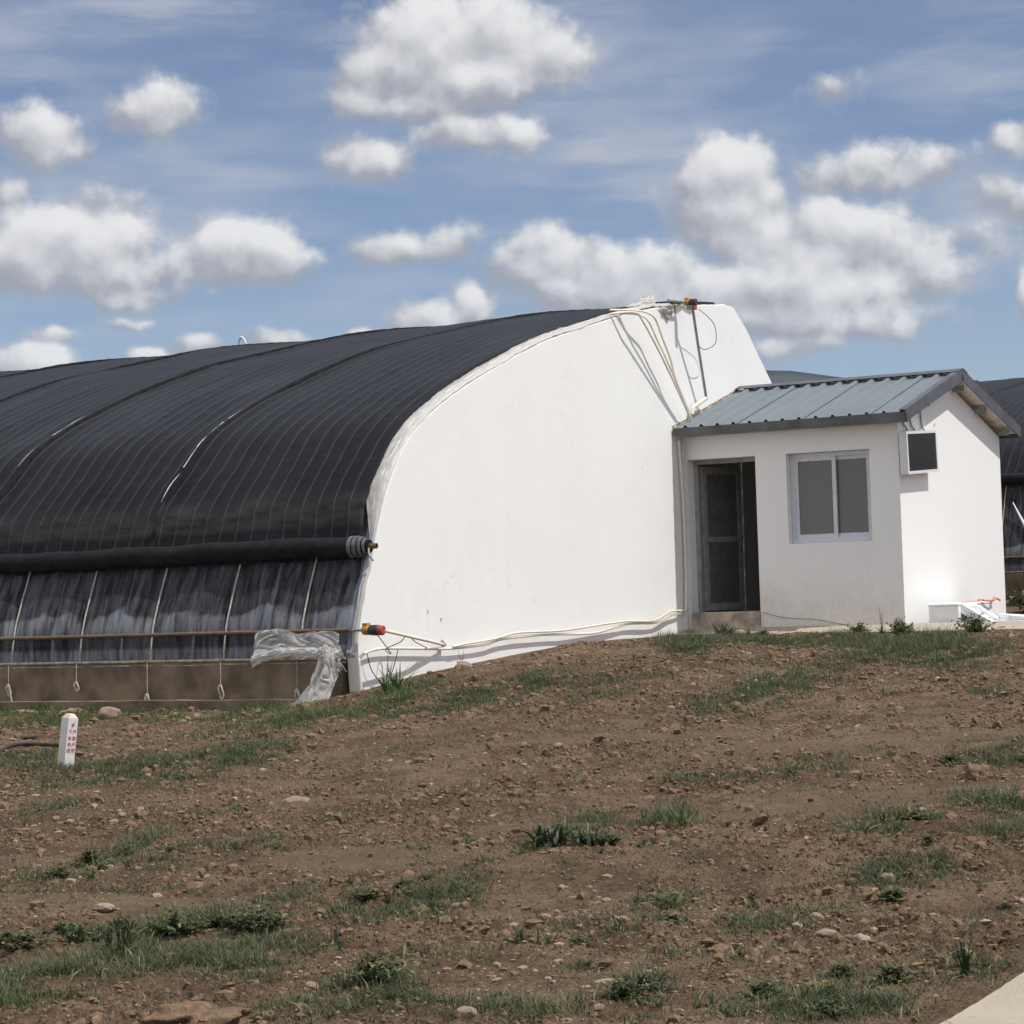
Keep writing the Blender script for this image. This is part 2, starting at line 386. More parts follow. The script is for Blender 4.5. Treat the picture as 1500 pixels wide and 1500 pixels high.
def base_h(x, y):
    x = np.asarray(x, float); y = np.asarray(y, float)
    far = np.clip((np.hypot(x + 8, y - 18) - 30) / 60, 0, 1); far = far * far * (3 - 2 * far)
    cx = np.clip(x, -40, 24); cy = np.clip(y, -12, 50)
    return tps(cx, cy) * (1 - far) + far * 1.0
CS, SN = math.cos(math.radians(30)), math.sin(math.radians(30))
def gauss(x, y, cx, cy, a, b, ang=30):
    c, s = math.cos(math.radians(ang)), math.sin(math.radians(ang)); dx = x - cx; dy = y - cy
    return np.exp(-(((dx * c + dy * s) / a) ** 2 + ((-dx * s + dy * c) / b) ** 2))
STRIPS = [(-5.6, 16.6, 2.6, .7), (-7.4, 10.9, .9, .35), (-8.2, 9.2, 1.1, .25), (-9.0, 16.2, 1.6, .5), (-6.3, 12.6, 1., .3), (-5.2, 13.6, 1.4, .4), (-11.0, 15.6, 1.0, .3)]
TYRES = [(-4.4, 12.2, .7, .5), (-3.5, 9.7, .6, .5), (-3.3, 10.6, .5, .5)]
def smooth_strip(x, y):
    m = 0
    for cx, cy, a, b in STRIPS: m = np.maximum(m, gauss(x, y, cx, cy, a, b))
    return np.clip((m + .35 * gn(x * .9, y * .9, 77) - .28) * 2.2, 0, 1)
def ground_h(x, y, fine=True):
    x = np.asarray(x, float); y = np.asarray(y, float)
    h = base_h(x, y); st = smooth_strip(x, y)
    near = np.clip((45 - np.hypot(x, y)) / 12, 0, 1)
    # calm under buildings and paving
    cal = np.clip((27.9 - y) / .5, .12, 1) * np.clip(np.where(x < -13.5, (20.4 - y) / .4, 1), .1, 1)
    k = near * cal; s1 = 1 - .8 * st
    h = h + .055 * gn(x * .55, y * .55, 1) * k + .05 * gn(x * 1.5 + 5, y * 1.5, 2) * k * (1 - .6 * st)
    if fine:
        cl = np.clip(gn(x * .8, y * .8, 9) * 1.6 + .62, .25, 1)          # how cloddy this spot is
        b1 = np.abs(gn(x * 4.5, y * 4.5, 3)); b2 = np.abs(gn(x * 10 + 2, y * 10, 4)); b3 = np.abs(gn(x * 24, y * 24 + 3, 5))
        h = h + k * s1 * cl * (.085 * (b1 - .2) + .062 * (b2 - .2) + .034 * (b3 - .2))
        h = h + k * s1 * .010 * gn(x * 48, y * 48, 6)
        v = -x * SN + y * CS
        h = h + k * st * .017 * np.sin(v * 2 * PI / .27 + 2 * gn(x, y, 12)) * (1 + gn(x * 3, y * 3, 13))
        for cx, cy, a, b in TYRES:
            d = (x - cx) * .35 + (y - cy) * .94 + .35 * (x - cx) ** 2
            h = h + k * .026 * gauss(x, y, cx, cy, a, b) * np.sin(d * 2 * PI / .27)
    return h
def gz(x, y): return float(ground_h(np.array([x]), np.array([y]))[0])

def build_ground():
    dense = np.linspace(-17.5, 17.5, 980); oth = np.linspace(17.5, 342.5, 66)[1:-1]
    ang = np.radians(np.r_[dense, oth]) ; na = len(ang)
    r = np.r_[np.geomspace(.4, 5.6, 18)[:-1], np.geomspace(5.6, 36, 900), np.geomspace(36, 4200, 45)[1:]]; nr = len(r)
    A, R = np.meshgrid(ang, r)
    th = math.radians(30)
    # angle measured clockwise from the yaw direction (-sin30, cos30)
    x = R * (np.sin(A) * math.cos(th) - np.cos(A) * math.sin(th)); y = R * (np.sin(A) * math.sin(th) + np.cos(A) * math.cos(th))
    z = ground_h(x, y)
    V = np.stack([x, y, z], -1).reshape(-1, 3)
    i = np.arange(nr - 1)[:, None] * na + np.arange(na)[None]; j = np.arange(nr - 1)[:, None] * na + (np.arange(na)[None] + 1) % na
    Q = np.stack([i, j, j + na, i + na], -1).reshape(-1, 4)
    V = np.r_[V, [[0, 0, gz(0, 0)]]]; k = len(V) - 1
    T = np.stack([np.full(na, k), (np.arange(na) + 1) % na, np.arange(na)], -1)
    st = np.r_[smooth_strip(x, y).ravel(), 0]
    me = np_mesh('ground', V, Q, T, MT['soil'], True, {'smooth_strip': st})
    tag(link('ground', me), kind='structure')
build_ground()

# paving: an apron that falls away from the wall for drainage
GXE = -10.54
b = MB()
xs = np.linspace(-13.6, -4.2, 48); Z0, Z1 = .972, 1.052
for i in range(len(xs) - 1):
    e = lambda q: 27.66 + .035 * math.sin(q * 5.1) + .02 * math.sin(q * 13)
    b.hexa([(xs[i], e(xs[i]), .75), (xs[i + 1], e(xs[i + 1]), .75), (xs[i + 1], 28.215, .75), (xs[i], 28.215, .75)], [(xs[i], e(xs[i]), Z0), (xs[i + 1], e(xs[i + 1]), Z0), (xs[i + 1], 28.215, Z1), (xs[i], 28.215, Z1)])
    if xs[i] > GXE: b.hexa([(xs[i], 28.216, .75), (xs[i + 1], 28.216, .75), (xs[i + 1], 28.42, .75), (xs[i], 28.42, .75)], [(xs[i], 28.216, Z1), (xs[i + 1], 28.216, Z1), (xs[i + 1], 28.42, Z1 + .004), (xs[i], 28.42, Z1 + .004)])
tag(b.build('pavement', MT['apron']), kind='structure')
ys = np.linspace(2, 27.5, 900); V = []
for q in ys:
    e = -2.825 + .006 * math.sin(q * 4.1) + .008 * float(gn(q * 9, 1., 301)) + .006 * float(gn(q * 31, 1., 302))
    zz = float(base_h(-2.9, q)) + .045
    V += [(e, q, zz - .2), (e, q, zz), (e + 2.4, q, zz + .01), (e + 2.4, q, zz - .2)]
me = np_mesh('path', V, gridq(len(ys), 4), None, MT['apron'], False)
tag(link('path', me), kind='structure')

# ------------------------------------------------------------------ greenhouses
PR = np.array([(.05,.49),(.115,.86),(.24,1.2),(.40,1.58),(.50,1.86),(.62,2.16),(.78,2.42),(1.01,2.67),(1.25,2.90),(1.52,3.08),(1.88,3.26),(2.3,3.45),(2.9,3.68),(3.75,3.98),(4.5,4.21),(5.3,4.40),(6.2,4.61),(7.0,4.78),(7.9,4.91),(9.2,5.04),(9.75,5.07)])
def _dense():
    P = [Vector((0, y, z)) for y, z in PR]; Q = np.array([(p.y, p.z) for p in smooth_path(P, 12)])
    s = np.r_[0, np.cumsum(np.hypot(*np.diff(Q, axis=0).T))]; return Q, s
PQ, PS = _dense(); SMAX = PS[-1]
def prof(s):
    y = np.interp(s, PS, PQ[:, 0]); z = np.interp(s, PS, PQ[:, 1]); e = .05
    ty = np.interp(s + e, PS, PQ[:, 0]) - np.interp(s - e, PS, PQ[:, 0]); tz = np.interp(s + e, PS, PQ[:, 1]) - np.interp(s - e, PS, PQ[:, 1])
    l = np.hypot(ty, tz); return y, z, -tz / l, ty / l          # point and outward normal
def s_at_z(z): return float(np.interp(z, PQ[:, 1], PS))
FY = np.array([.0,.46,.9,2.1,3.1,4.6,5.55,6.6,7.8,9.8]); FX = np.array([-3.03,-2.967,-2.80,-2.74,-2.71,-2.56,-2.30,-2.01,-1.78,-1.5])
def seam_x(k, y): return np.full_like(y, -.17) if k == 0 else np.interp(y, FY, FX) - 2.66 * (k - 1)

def sagx(x): return -.0045 * np.maximum(-x, 0)        # the long ridge droops a little away from the end wall

def cover_panel(root, k, s0, seed, name='cover_panel'):
    s = np.linspace(s0, SMAX - .15, 150); nc = 62
    y, z, ny, nz = prof(s)
    xa = seam_x(k + 1, y) - .03; xb = seam_x(k, y)
    f = np.r_[0, np.linspace(0, 1, nc), 1]; d = np.r_[-.03, np.zeros(nc), -.045]
    X = xa[:, None] * (1 - f) + xb[:, None] * f
    if k == 0:
        X = X + (f > .995) * (.03 * gn(s * 2.1, s * 0 + .5, 5) + .012 * gn(s * 9, s * 0, 6))[:, None]
    Sg = np.repeat(s[:, None], nc + 2, 1)
    off = .05 + d[None] + .034 * gn(X * .8 + seed, Sg * .5, 21) + .018 * gn(X * 2.6, Sg * .9 + seed, 22) + .006 * np.abs(np.sin(PI * f * 2.66 / .2))[None]
    off = off + .05 * np.exp(-((Sg - s_at_z(2.08)) / .22) ** 2) * (1 + .5 * gn(X * .7, Sg * 0, 8))            # bulge where the quilt starts to hang free
    off = off + .03 * np.exp(-((f * (xb - xa)[:, None] - .0) / .12) ** 2) * (k > -1) * .6
    Y = y[:, None] + ny[:, None] * off; Z = z[:, None] + nz[:, None] * off + sagx(X)
    uv = np.stack([np.repeat((f * 2.66)[None], len(s), 0) + k * 2.6, Sg], -1).reshape(-1, 2)
    me = np_mesh(name, np.stack([X, Y, Z], -1).reshape(-1, 3), gridq(len(s), nc + 2)[:, ::-1], None, MT['cover'], True, uv=uv)
    return link(name, me, root)

def seam_flap(root, k, s0):
    s = np.linspace(s0, SMAX - .2, 170); y, z, ny, nz = prof(s); x = seam_x(k, y)
    prf = [(-.075, .045), (-.05, .085), (.0, .095), (.035, .08), (.045, .04)]
    w = .8 + .5 * gn(s * 2.3, s * 0 + k, 31) + .25 * gn(s * 8, s * 0 + k, 32)
    V = []
    for i in range(len(s)):
        for a, b in prf:
            o = b + .01 * gn(s[i] * 6, a * 20 + k, 33)
            xx = x[i] + a * w[i] + .02 * gn(s[i] * 3., k, 34); V.append((xx, y[i] + ny[i] * o, z[i] + nz[i] * o + sagx(xx)))
    me = np_mesh('seam_flap', V, gridq(len(s), len(prf))[:, ::-1], None, MT['felt'], True)
    o = link('seam_flap', me, root)
    # slivers of the pale lining where the overlap gapes
    spans = {1: [(2.35, 3.25, .03), (3.35, 3.6, .014), (6.6, 9.6, .014), (1.82, 2.25, .02)], 2: [(2.6, 3.0, .012), (3.3, 3.9, .013), (6.2, 8., .012)]}.get(k, [(6.5, 8, .012)])
    for a, bb, wd in spans:
        V = []; q = np.linspace(a, bb, 40); yy, zz, n1, n2 = prof(q); xx = seam_x(k, yy)
        ww = wd * np.clip(.55 + 1.3 * gn(q * 5, q * 0 + a, 40), .02, 1.2)
        side = -.078 if bb < 4 else .05
        for i in range(40):
            for t in (0, 1):
                X = xx[i] + side - t * ww[i]; o2 = .088 if side < 0 else .06
                V.append((X, yy[i] + n1[i] * o2, zz[i] + n2[i] * o2 + sagx(X)))
        link('lining_sliver', np_mesh('lining_sliver', V, gridq(40, 2)[:, ::-1], None, MT['edgefilm_w'], True), o)

MT['edgefilm_w'] = simple('pale_lining', (.5, .52, .5), .6, .3, var=.3, scale=14)

def greenhouse(root, x0, x1, zr, npan, ropes, ribs, k0=0, end=False):
    """local frame: x along the house (0 at the end wall), y into it, z up from its footing"""
    s_r = s_at_z(zr)
    # clear film on the front
    s = np.linspace(0, s_r + .8, 42); nx = int((x1 - x0) / .035)
    x = np.linspace(x0, x1, nx); y, z, ny, nz = prof(s)
    X, Sg = np.meshgrid(x, s)
    ph = (X + .719) / 1.01
    pl = np.clip(.5 + 1.2 * gn(X * 1.3, Sg * .4, 53), .1, 1.1) * np.clip(1.25 - Sg, 0, 1) * (.6 + 1.5 * np.exp(-((X - x1) / .5) ** 2))
    off = (.062 * np.abs(np.sin(PI * ph)) ** .7 * np.clip(Sg * 3, 0, 1) * np.clip(1.6 - Sg, .25, 1) + .010 * pl * np.sin(X * 2 * PI / .11 + 4 * gn(X * 1.5, Sg * .8, 54) + Sg * 2.5) + .010 * gn(X * 3 + Sg * 1.5, Sg * 1.1, 51) + .007 * gn(X * 9 - Sg * 4, Sg * 1.5, 52) * np.clip(1.6 - Sg, .3, 1)) * (.15 + .85 * np.clip((x1 - X) / .25, 0, 1))
    Y = y[:, None] + ny[:, None] * off; Z = z[:, None] + nz[:, None] * off
    uv = np.stack([X, Sg], -1).reshape(-1, 2)
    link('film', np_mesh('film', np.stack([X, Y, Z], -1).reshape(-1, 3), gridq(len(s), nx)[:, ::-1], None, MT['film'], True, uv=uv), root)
    # quilt
    for k in range(k0, npan):
        cover_panel(root, k, s_r - .12, k * 3.7)
        if k > 0: seam_flap(root, k, s_r - .1)
    # rolled part of the quilt
    yr, zz, n1, n2 = [float(q) for q in prof(np.array([s_r]))]
    R = .107; px = np.linspace(x0, x1 - .17, int((x1 - x0) / .12)); P = []; rr = []
    for q in px:
        w = .018 * gn(q * .5, 2.2, 61) + .013 * gn(q * 1.7, 3, 62)
        P.append((q, yr + n1 * (R + .008) + w * .6, zz + n2 * (R + .02) + w * 1.6 + sagx(q))); rr.append(R + .013 * gn(q * 1.3, 7, 63) + .006 * gn(q * 4, 7, 64))
    roll = MB().tube(P, rr, 20).build('quilt_roll', MT['roll'], root)
    c = Vector(P[-1]); e = c.x
    if end:
        for i, (r, m) in enumerate([(.112, 'roll_edge'), (.106, 'felt'), (.112, 'roll_edge'), (.1, 'felt'), (.1, 'roll_edge'), (.086, 'felt'), (.084, 'roll_edge'), (.066, 'felt')]):
            w = [.045, .02, .04, .016, .035, .016, .03, .03][i]
            MB().tube([(e, c.y, c.z), (e + w, c.y + .001, c.z)], r + .004, 24).build('roll_layer', MT[m], roll); e += w
        MB().tube([(e - .02, c.y, c.z), (e + .085, c.y, c.z)], .031, 16, cap=False).tube([(e + .085, c.y, c.z), (e + .0849, c.y, c.z)], [.031, .023], 16, cap=False).tube([(e + .0849, c.y, c.z), (e + .0, c.y, c.z)], .023, 12, cap=False).build('roll_pipe', MT['brass'], roll)
        MB().tube(smooth_path([(e + .0, c.y - .03, c.z - .02), (e + .02, c.y - .05, c.z - .09), (e + .05, c.y - .04, c.z - .14), (e + .06, c.y - .04, c.z - .155)]), .012, 8).build('pipe_clamp', MT['steel'], roll)
    # vent pipe wrapped in old film, batten, footing
    P = [(q, .02 + .006 * gn(q * 3, 1, 71), .78 + .004 * gn(q * 5, 4, 72) - .0007 * (x1 - q)) for q in np.arange(x0, x1 + .001, .06)]
    rr = [.021 + .007 * gn(q[0] * 11, 3, 73) for q in P]
    MB().tube(P, rr, 8).build('vent_roll_pipe', MT['fuzz'], root)
    P = [(q, .012 + .008 * gn(q * 4, 9, 74), .485 + .008 * gn(q * 2, 5, 75)) for q in np.arange(x0, x1 - .05, .06)]
    MB().tube(P, [.016 + .005 * gn(q[0] * 7, 2, 76) for q in P], 8).tube([(a, b - .004, c_ - .045 + .012 * gn(a * 1.1, 8, 77)) for a, b, c_ in P], .010, 6).build('batten', MT['batten'], root)
    f = MB(); xs = np.linspace(x0, x1 - .16, max(8, int((x1 - x0) / .5)))
    zb = lambda q: .058 + .02 * gn(q * 2.3, 1.5, 78) + .012 * gn(q * 8, 4.5, 79)
    f.box(x0, x1 - .16, .0, .26, -.35, .46)
    for a, bb in zip(np.arange(x0, x1 - .5, .25), np.arange(x0 + .25, x1 - .25, .25)):
        f.hexa([(a, -.20 + .07 * gn(a * 3, 6, 80), -.35), (bb, -.20 + .07 * gn(bb * 3, 6, 80), -.35), (bb, 0.0, -.35), (a, 0.0, -.35)],
               [(a, -.20 + .07 * gn(a * 3, 6, 80), zb(a)), (bb, -.20 + .07 * gn(bb * 3, 6, 80), zb(bb)), (bb, 0.0, zb(bb)), (a, 0.0, zb(a))])
    f.build('footing_wall', MT['concrete'], root)
    # bent steel ribs inside
    si = np.linspace(0.02, SMAX - .2, 40); yi, zi, a1, a2 = prof(si)
    for q in ribs:
        MB().tube([(q, yi[i] - a1[i] * .07, zi[i] - a2[i] * .07 + sagx(q)) for i in range(40)], .015, 8).build('rib', MT['rib'], root)
    for zz_ in (2.9,): 
        t = s_at_z(zz_); q = [float(v) for v in prof(np.array([t]))]
        MB().tube([(x0, q[0] - q[2] * .1, q[1] - q[3] * .1), (x1 - .2, q[0] - q[2] * .1, q[1] - q[3] * .1)], .014, 8).build('purlin', MT['steel'], root)
    # ropes that hold the film down, each ending in a knotted tail
    sr = np.linspace(-.01, s_r - .02, 26); yr_, zr_, c1, c2 = prof(sr)
    for i, q in enumerate(ropes):
        j = .012
        o = MB().tube([(q + .03 * t / 26 + .004 * gn(t * .4, q, 81), yr_[t] + c1[t] * (.03 - .01 * (t < 2)), zr_[t] + c2[t] * .03) for t in range(26)], .0095, 7).build('press_rope', MT['rope'], root)
        zt = [-.06, .0, -.16, .1, .05][i % 5]; ln = [.16, .15, .22, .10, .13][i % 5]; top = (q, -.03, .47)
        m = MB().tube(smooth_path([top, (q + .004, -.035, .40), (q - .003, -.035, zt + .07 + ln)]), .005, 6)
        c0 = zt + .07 + ln
        m.tube(smooth_path([(q, -.04, c0), (q - .022, -.05, c0 - .03), (q - .012, -.045, c0 - ln * .6), (q + .018, -.05, c0 - ln), (q + .04, -.045, c0 - ln * .75), (q + .028, -.05, c0 - ln * .3), (q + .004, -.04, c0)]), .011, 7)
        if i % 5 == 2: m.tube(smooth_path([(q - .01, -.045, c0), (q - .02, -.05, c0 - .12), (q - .005, -.06, c0 - .25), (q + .025, -.15, c0 - .36)]), .013, 7)
        if i % 5 in (0, 4): m.tube(smooth_path([(q + .0, -.05, c0 - .02), (q + .035, -.05, c0 - .1), (q + .06, -.055, c0 - .21)]), .010, 7)
        m.build('rope_tail', MT['rope'], o)
    # back wall, rear roof and floor close the house
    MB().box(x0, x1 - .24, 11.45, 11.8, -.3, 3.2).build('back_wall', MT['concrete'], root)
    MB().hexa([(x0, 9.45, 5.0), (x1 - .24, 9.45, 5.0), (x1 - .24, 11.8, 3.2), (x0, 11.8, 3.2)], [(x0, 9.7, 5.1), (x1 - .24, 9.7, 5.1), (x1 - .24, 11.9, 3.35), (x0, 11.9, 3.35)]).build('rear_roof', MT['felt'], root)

WX, WY, WZ = -13.618, 20.2, .5
gh = empty('greenhouse', (WX, WY, WZ), label='near lean-to greenhouse with a white end wall and black quilted roof half rolled down', cat='greenhouse')

greenhouse(gh, -36, -.03, 1.62, 13, [-.719 - 1.01 * k for k in range(14)], [-1.224 - 1.01 * k for k in range(14)], end=True)
# plastered end wall, .24 m thick
wl = [(20.32,.20),(20.25,1.05),(20.315,1.36),(20.436,1.68),(20.551,1.874),(20.60,2.048),(20.692,2.295),(20.80,2.544),(20.947,2.796),(21.181,3.09),(21.413,3.29),(21.689,3.47),(22.045,3.68),(22.485,3.89),(23.01,4.10),(23.871,4.41),(24.549,4.61),(25.255,4.79),(25.748,4.90),(26.372,5.05),(26.901,5.17),(27.503,5.275),(28.127,5.37),(29.395,5.542),(29.75,5.575),(29.988,5.571),(30.09,5.55),(30.17,5.50),(30.524,5.26),(30.901,4.924),(31.357,4.545),(31.75,4.15),(32.0,3.8),(32.05,.2)]
wl = [(a, b if not 21.0 < a < 28.2 else float(np.interp(a - WY, PQ[:, 0], PQ[:, 1])) + WZ - .008) for a, b in wl]
poly = [Vector((0, a - WY, b - WZ)) for a, b in wl]
pp = []
for i in range(len(poly) - 1):
    n = max(1, int((poly[i + 1] - poly[i]).length / .07)) if i < len(poly) - 2 else 1
    for k in range(n):
        q = poly[i].lerp(poly[i + 1], k / n)
        if q.z > .3: q = q + Vector((0, .010 * gn(q.y * 5, q.z * 5, 90) + .006 * gn(q.y * 17, q.z * 17, 91), .010 * gn(q.y * 4, q.z * 6, 92) + .006 * gn(q.y * 19, q.z * 13, 93)))
        pp.append(q)
pp.append(poly[-1])
ew = MB().prism([(0, q.y, q.z) for q in pp], (-.14, 0, 0)).build('end_wall', MT['plaster'], gh, bevel=.012)
# two chipped spots in the plaster
for (cy, cz) in ((21.66, 1.43), (21.93, 1.34)):
    V = [(.003, cy - WY + math.cos(t) * .014 * (1 + .5 * math.sin(3 * t)) , cz - WZ + math.sin(t) * .03 * (1 + .4 * math.cos(2 * t))) for t in np.linspace(0, 2 * PI, 13)[:-1]]
    MB().prism(V, (-.02, 0, 0)).build('plaster_chip', MT['rust'], ew)
# strip of pale film lapped over the edge of the end wall
s = np.linspace(s_at_z(.55), s_at_z(4.99), 260); y, z, ny, nz = prof(s); V = []; uv = []
cols = np.linspace(0, 1, 9)
for i in range(len(s)):
    wv = .02 * gn(s[i] * 2.2, 1, 95) + .012 * gn(s[i] * 7, 2, 96)
    for c in cols:
        wd = .05 + .16 * min(1, max(0, (s[i] - 1.35) / .5)); X = -wd + c * (wd + .005 + wv * .6); o = .038 + .012 * gn(c * 3, s[i] * 5, 97) + .010 * gn(c * 7, s[i] * 11, 98) - (.03 + .05 * max(0, gn(s[i] * 1.1, 3, 99))) * max(0, c - .85) / .15
        V.append((X, y[i] + ny[i] * o, z[i] + nz[i] * o)); uv.append((c, s[i]))
link('edge_film', np_mesh('edge_film', V, gridq(len(s), 9)[:, ::-1], None, MT['edgefilm'], True, uv=uv), gh)
# bright welt (clip rail) that pins it
b = MB(); q = np.linspace(s_at_z(1.95), s_at_z(4.95), 120); y, z, ny, nz = prof(q)
b.tube([(-.07 + .02 * gn(t * 1.7, 4, 101), y[i] + ny[i] * .034, z[i] + nz[i] * .034) for i, t in enumerate(q)], [.006 + .004 * gn(t * 3, 3, 102) for t in q], 6)
b.build('film_clip_rail', MT['pvc_cream'], gh)
# torn plastic and crumpled sheet round the top corner of the end wall
def flag(name, pts, seed, mat='edgefilm', parent=gh, n=14, amp=.03, off=(WX, WY, WZ)):
    a, bq, c, d = [Vector(p) - Vector(off) for p in pts]; V = []; uv = []
    for i in range(n):
        for j in range(n):
            u, v = i / (n - 1), j / (n - 1); p = (a * (1 - u) + bq * u) * (1 - v) + (d * (1 - u) + c * u) * v
            k = amp * min(1, 4 * v + .3)
            V.append(p + Vector((k * gn(u * 4 + seed, v * 4, 110), k * gn(u * 4, v * 4 + seed, 111), k * gn(u * 5 + seed, v * 5, 112)))); uv.append((u, v))
    return link(name, np_mesh(name, V, gridq(n, n), None, MT[mat], True, uv=uv), parent)
flag('torn_edge', [(-13.75, 26.95, 5.30), (-13.6, 27.55, 5.36), (-13.66, 27.62, 5.52), (-13.70, 27.40, 5.46)], 1)
flag('torn_edge', [(-13.60, 27.62, 5.34), (-13.595, 28.15, 5.40), (-13.585, 27.92, 5.20), (-13.585, 27.88, 5.20)], 5)
flag('torn_edge', [(-13.85, 27.9, 5.40), (-13.58, 27.85, 5.37), (-13.56, 28.75, 5.46), (-13.8, 28.75, 5.53)], 8, amp=.07)
MB((WX, WY, WZ)).tube(smooth_path([(-21.9, 29.5, 5.5), (-21.9, 29.5, 5.72), (-21.85, 29.5, 5.78), (-21.78, 29.5, 5.7), (-21.8, 29.5, 5.55)]), .02, 8).build('vent_hook', MT['pvc'], gh)
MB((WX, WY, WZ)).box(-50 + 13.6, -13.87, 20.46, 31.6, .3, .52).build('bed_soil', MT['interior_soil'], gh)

gh2 = empty('greenhouse', (-10.95, 35.0, 1.30), label='farther black quilted greenhouse at the right edge, behind the hut', cat='greenhouse')
greenhouse(gh2, -16, 9, 2.28, 4, [-2.739 + 1.01 * k for k in range(8)], [-3.244 + 1.01 * k for k in range(9)], k0=-4)
MB().tube([(-.50, .38, 1.86), (-.30, .26, 1.52), (-.08, .12, 1.14)], [.012, .028, .04], 8).build('film_prop', MT['pvc'], gh2)
gh2.scale = (.79, .79, .79)

# ------------------------------------------------------------------ hut
HO = (-12.08, 30.25, 1.04)
hut = empty('hut', HO, label='small white plastered hut with a blue-grey ribbed roof, built against the greenhouse end wall', cat='hut')
def hole_wall(name, us, zs, holes, y0, y1, mat, parent, P):
    """wall of cells with openings; P(u, d, z) maps to the world, d = depth 0..1"""
    solid = {(i, j) for i in range(len(us) - 1) for j in range(len(zs) - 1)} - set(holes)
    V = []; F = []; ix = {}
    def v(i, j, d):
        k = (i, j, d)
        if k not in ix: ix[k] = len(V); V.append(tuple(Vector(P(us[i], y0 if d == 0 else y1, zs[j])) - Vector(HO)))
        return ix[k]
    for i, j in solid:
        F.append((v(i, j, 0), v(i + 1, j, 0), v(i + 1, j + 1, 0), v(i, j + 1, 0))); F.append((v(i, j + 1, 1), v(i + 1, j + 1, 1), v(i + 1, j, 1), v(i, j, 1)))
        if (i - 1, j) not in solid: F.append((v(i, j, 0), v(i, j + 1, 0), v(i, j + 1, 1), v(i, j, 1)))
        if (i + 1, j) not in solid: F.append((v(i + 1, j, 1), v(i + 1, j + 1, 1), v(i + 1, j + 1, 0), v(i + 1, j, 0)))
        if (i, j - 1) not in solid: F.append((v(i, j, 1), v(i + 1, j, 1), v(i + 1, j, 0), v(i, j, 0)))
        if (i, j + 1) not in solid: F.append((v(i, j + 1, 0), v(i + 1, j + 1, 0), v(i + 1, j + 1, 1), v(i, j + 1, 1)))
    me = bpy.data.meshes.new(name); me.from_pydata(V, [], F); me.materials.append(mat); me.materials.append(MT['plaster']); me.update()
    for p_ in me.polygons:
        if p_.normal.x > .9 and abs(p_.center.x + HO[0] - us[-1]) < .01: p_.material_index = 1
    return link(name, me, parent)
GX = -10.545; FYW = 28.22; BY = 32.3; WT = .3
hole_wall('front_wall', [-13.61, -13.55, -12.55, -12.11, -10.945, GX - .24], [.85, 1.085, 2.135, 3.322, 3.66], [(1, 1), (1, 2), (3, 2)], FYW, FYW + WT, MT['plaster_hut'], hut, lambda u, d, z: (u, d, z))
# gable wall: pentagon that runs through to the front corner
g = MB(HO).prism([(GX, FYW, .85), (GX, BY, .85), (GX, BY, 3.61), (GX, 30.15, 4.27), (GX, FYW, 3.635)], (-.24, 0, 0)).build('gable_wall', MT['plaster'], hut)
g.data.materials.append(MT['plaster_hut'])
for p_ in g.data.polygons:
    if abs(p_.normal.y) > .9 and p_.center.y < FYW + .1 - HO[1]: p_.material_index = 1
MB(HO).box(-13.61, GX - .24, BY - .24, BY, .85, 3.61).build('back_wall', MT['plaster_in'], hut)
MB(HO).box(-13.61, GX - .24, FYW + WT, BY - .24, 1.1, 1.25).build('indoor_floor', MT['step'], hut)
MB(HO).box(-13.55 + .004, -12.55 - .004, FYW - .03, FYW + WT - .002, .9, 1.268).build('door_step', MT['step'], hut, bevel=.012)
MB(HO).box(-12.6, -11.4, 31.95, 32.055, 1.25, 3.0).build('indoor_board', MT['plaster_in'], hut)
# door: frame at the inner face, leaf swung inwards
FR = FYW + .20
d = MB(HO).box(-13.55, -13.49, FR, FR + .07, 1.268, 3.322).box(-12.61, -12.55, FR, FR + .07, 1.268, 3.322).box(-13.49, -12.61, FR, FR + .07, 3.262, 3.322)
d.build('door_frame', MT['grey'], hut)
hg = Vector((-13.475, FR + .075, 1.285)); an = math.radians(76); ux = Vector((math.cos(an), math.sin(an), 0)); un = Vector((-math.sin(an), math.cos(an), 0))
def leafbox(m, u0, u1, z0, z1, t0=-.02, t1=.02):
    q = lambda u, t, z: hg + ux * u + un * t + Vector((0, 0, z))
    m.hexa([q(u0, t0, z0), q(u1, t0, z0), q(u1, t1, z0), q(u0, t1, z0)], [q(u0, t0, z1), q(u1, t0, z1), q(u1, t1, z1), q(u0, t1, z1)]); return m
m = MB(HO)
leafbox(m, 0, .085, 0, 1.95); leafbox(m, .745, .83, 0, 1.95); leafbox(m, .085, .745, 0, .1); leafbox(m, .085, .745, 1.85, 1.95); leafbox(m, .085, .745, .93, 1.0)
door = m.build('door', MT['door_leaf'], hut)
leafbox(leafbox(MB(HO), .085, .745, .1, .93, -.008, .008), .085, .745, 1.0, 1.85, -.008, .008).build('door_panel', MT['door_sheet'], door)
leafbox(leafbox(MB(HO), .775, .80, .9, 1.06, -.032, -.0205), .70, .80, .975, .995, -.06, -.033).build('door_handle', MT['steel'], door)
# conduits inside
m = MB(HO)
for q in (0, .07): m.tube(smooth_path([(-12.9 + q, BY - .26, 3.3), (-12.9 + q, BY - .26, 1.75), (-12.87 + q, BY - .27, 1.66), (-12.8 + q, BY - .27, 1.66)]), .012, 6)
m.build('indoor_conduit', MT['pvc'], hut)
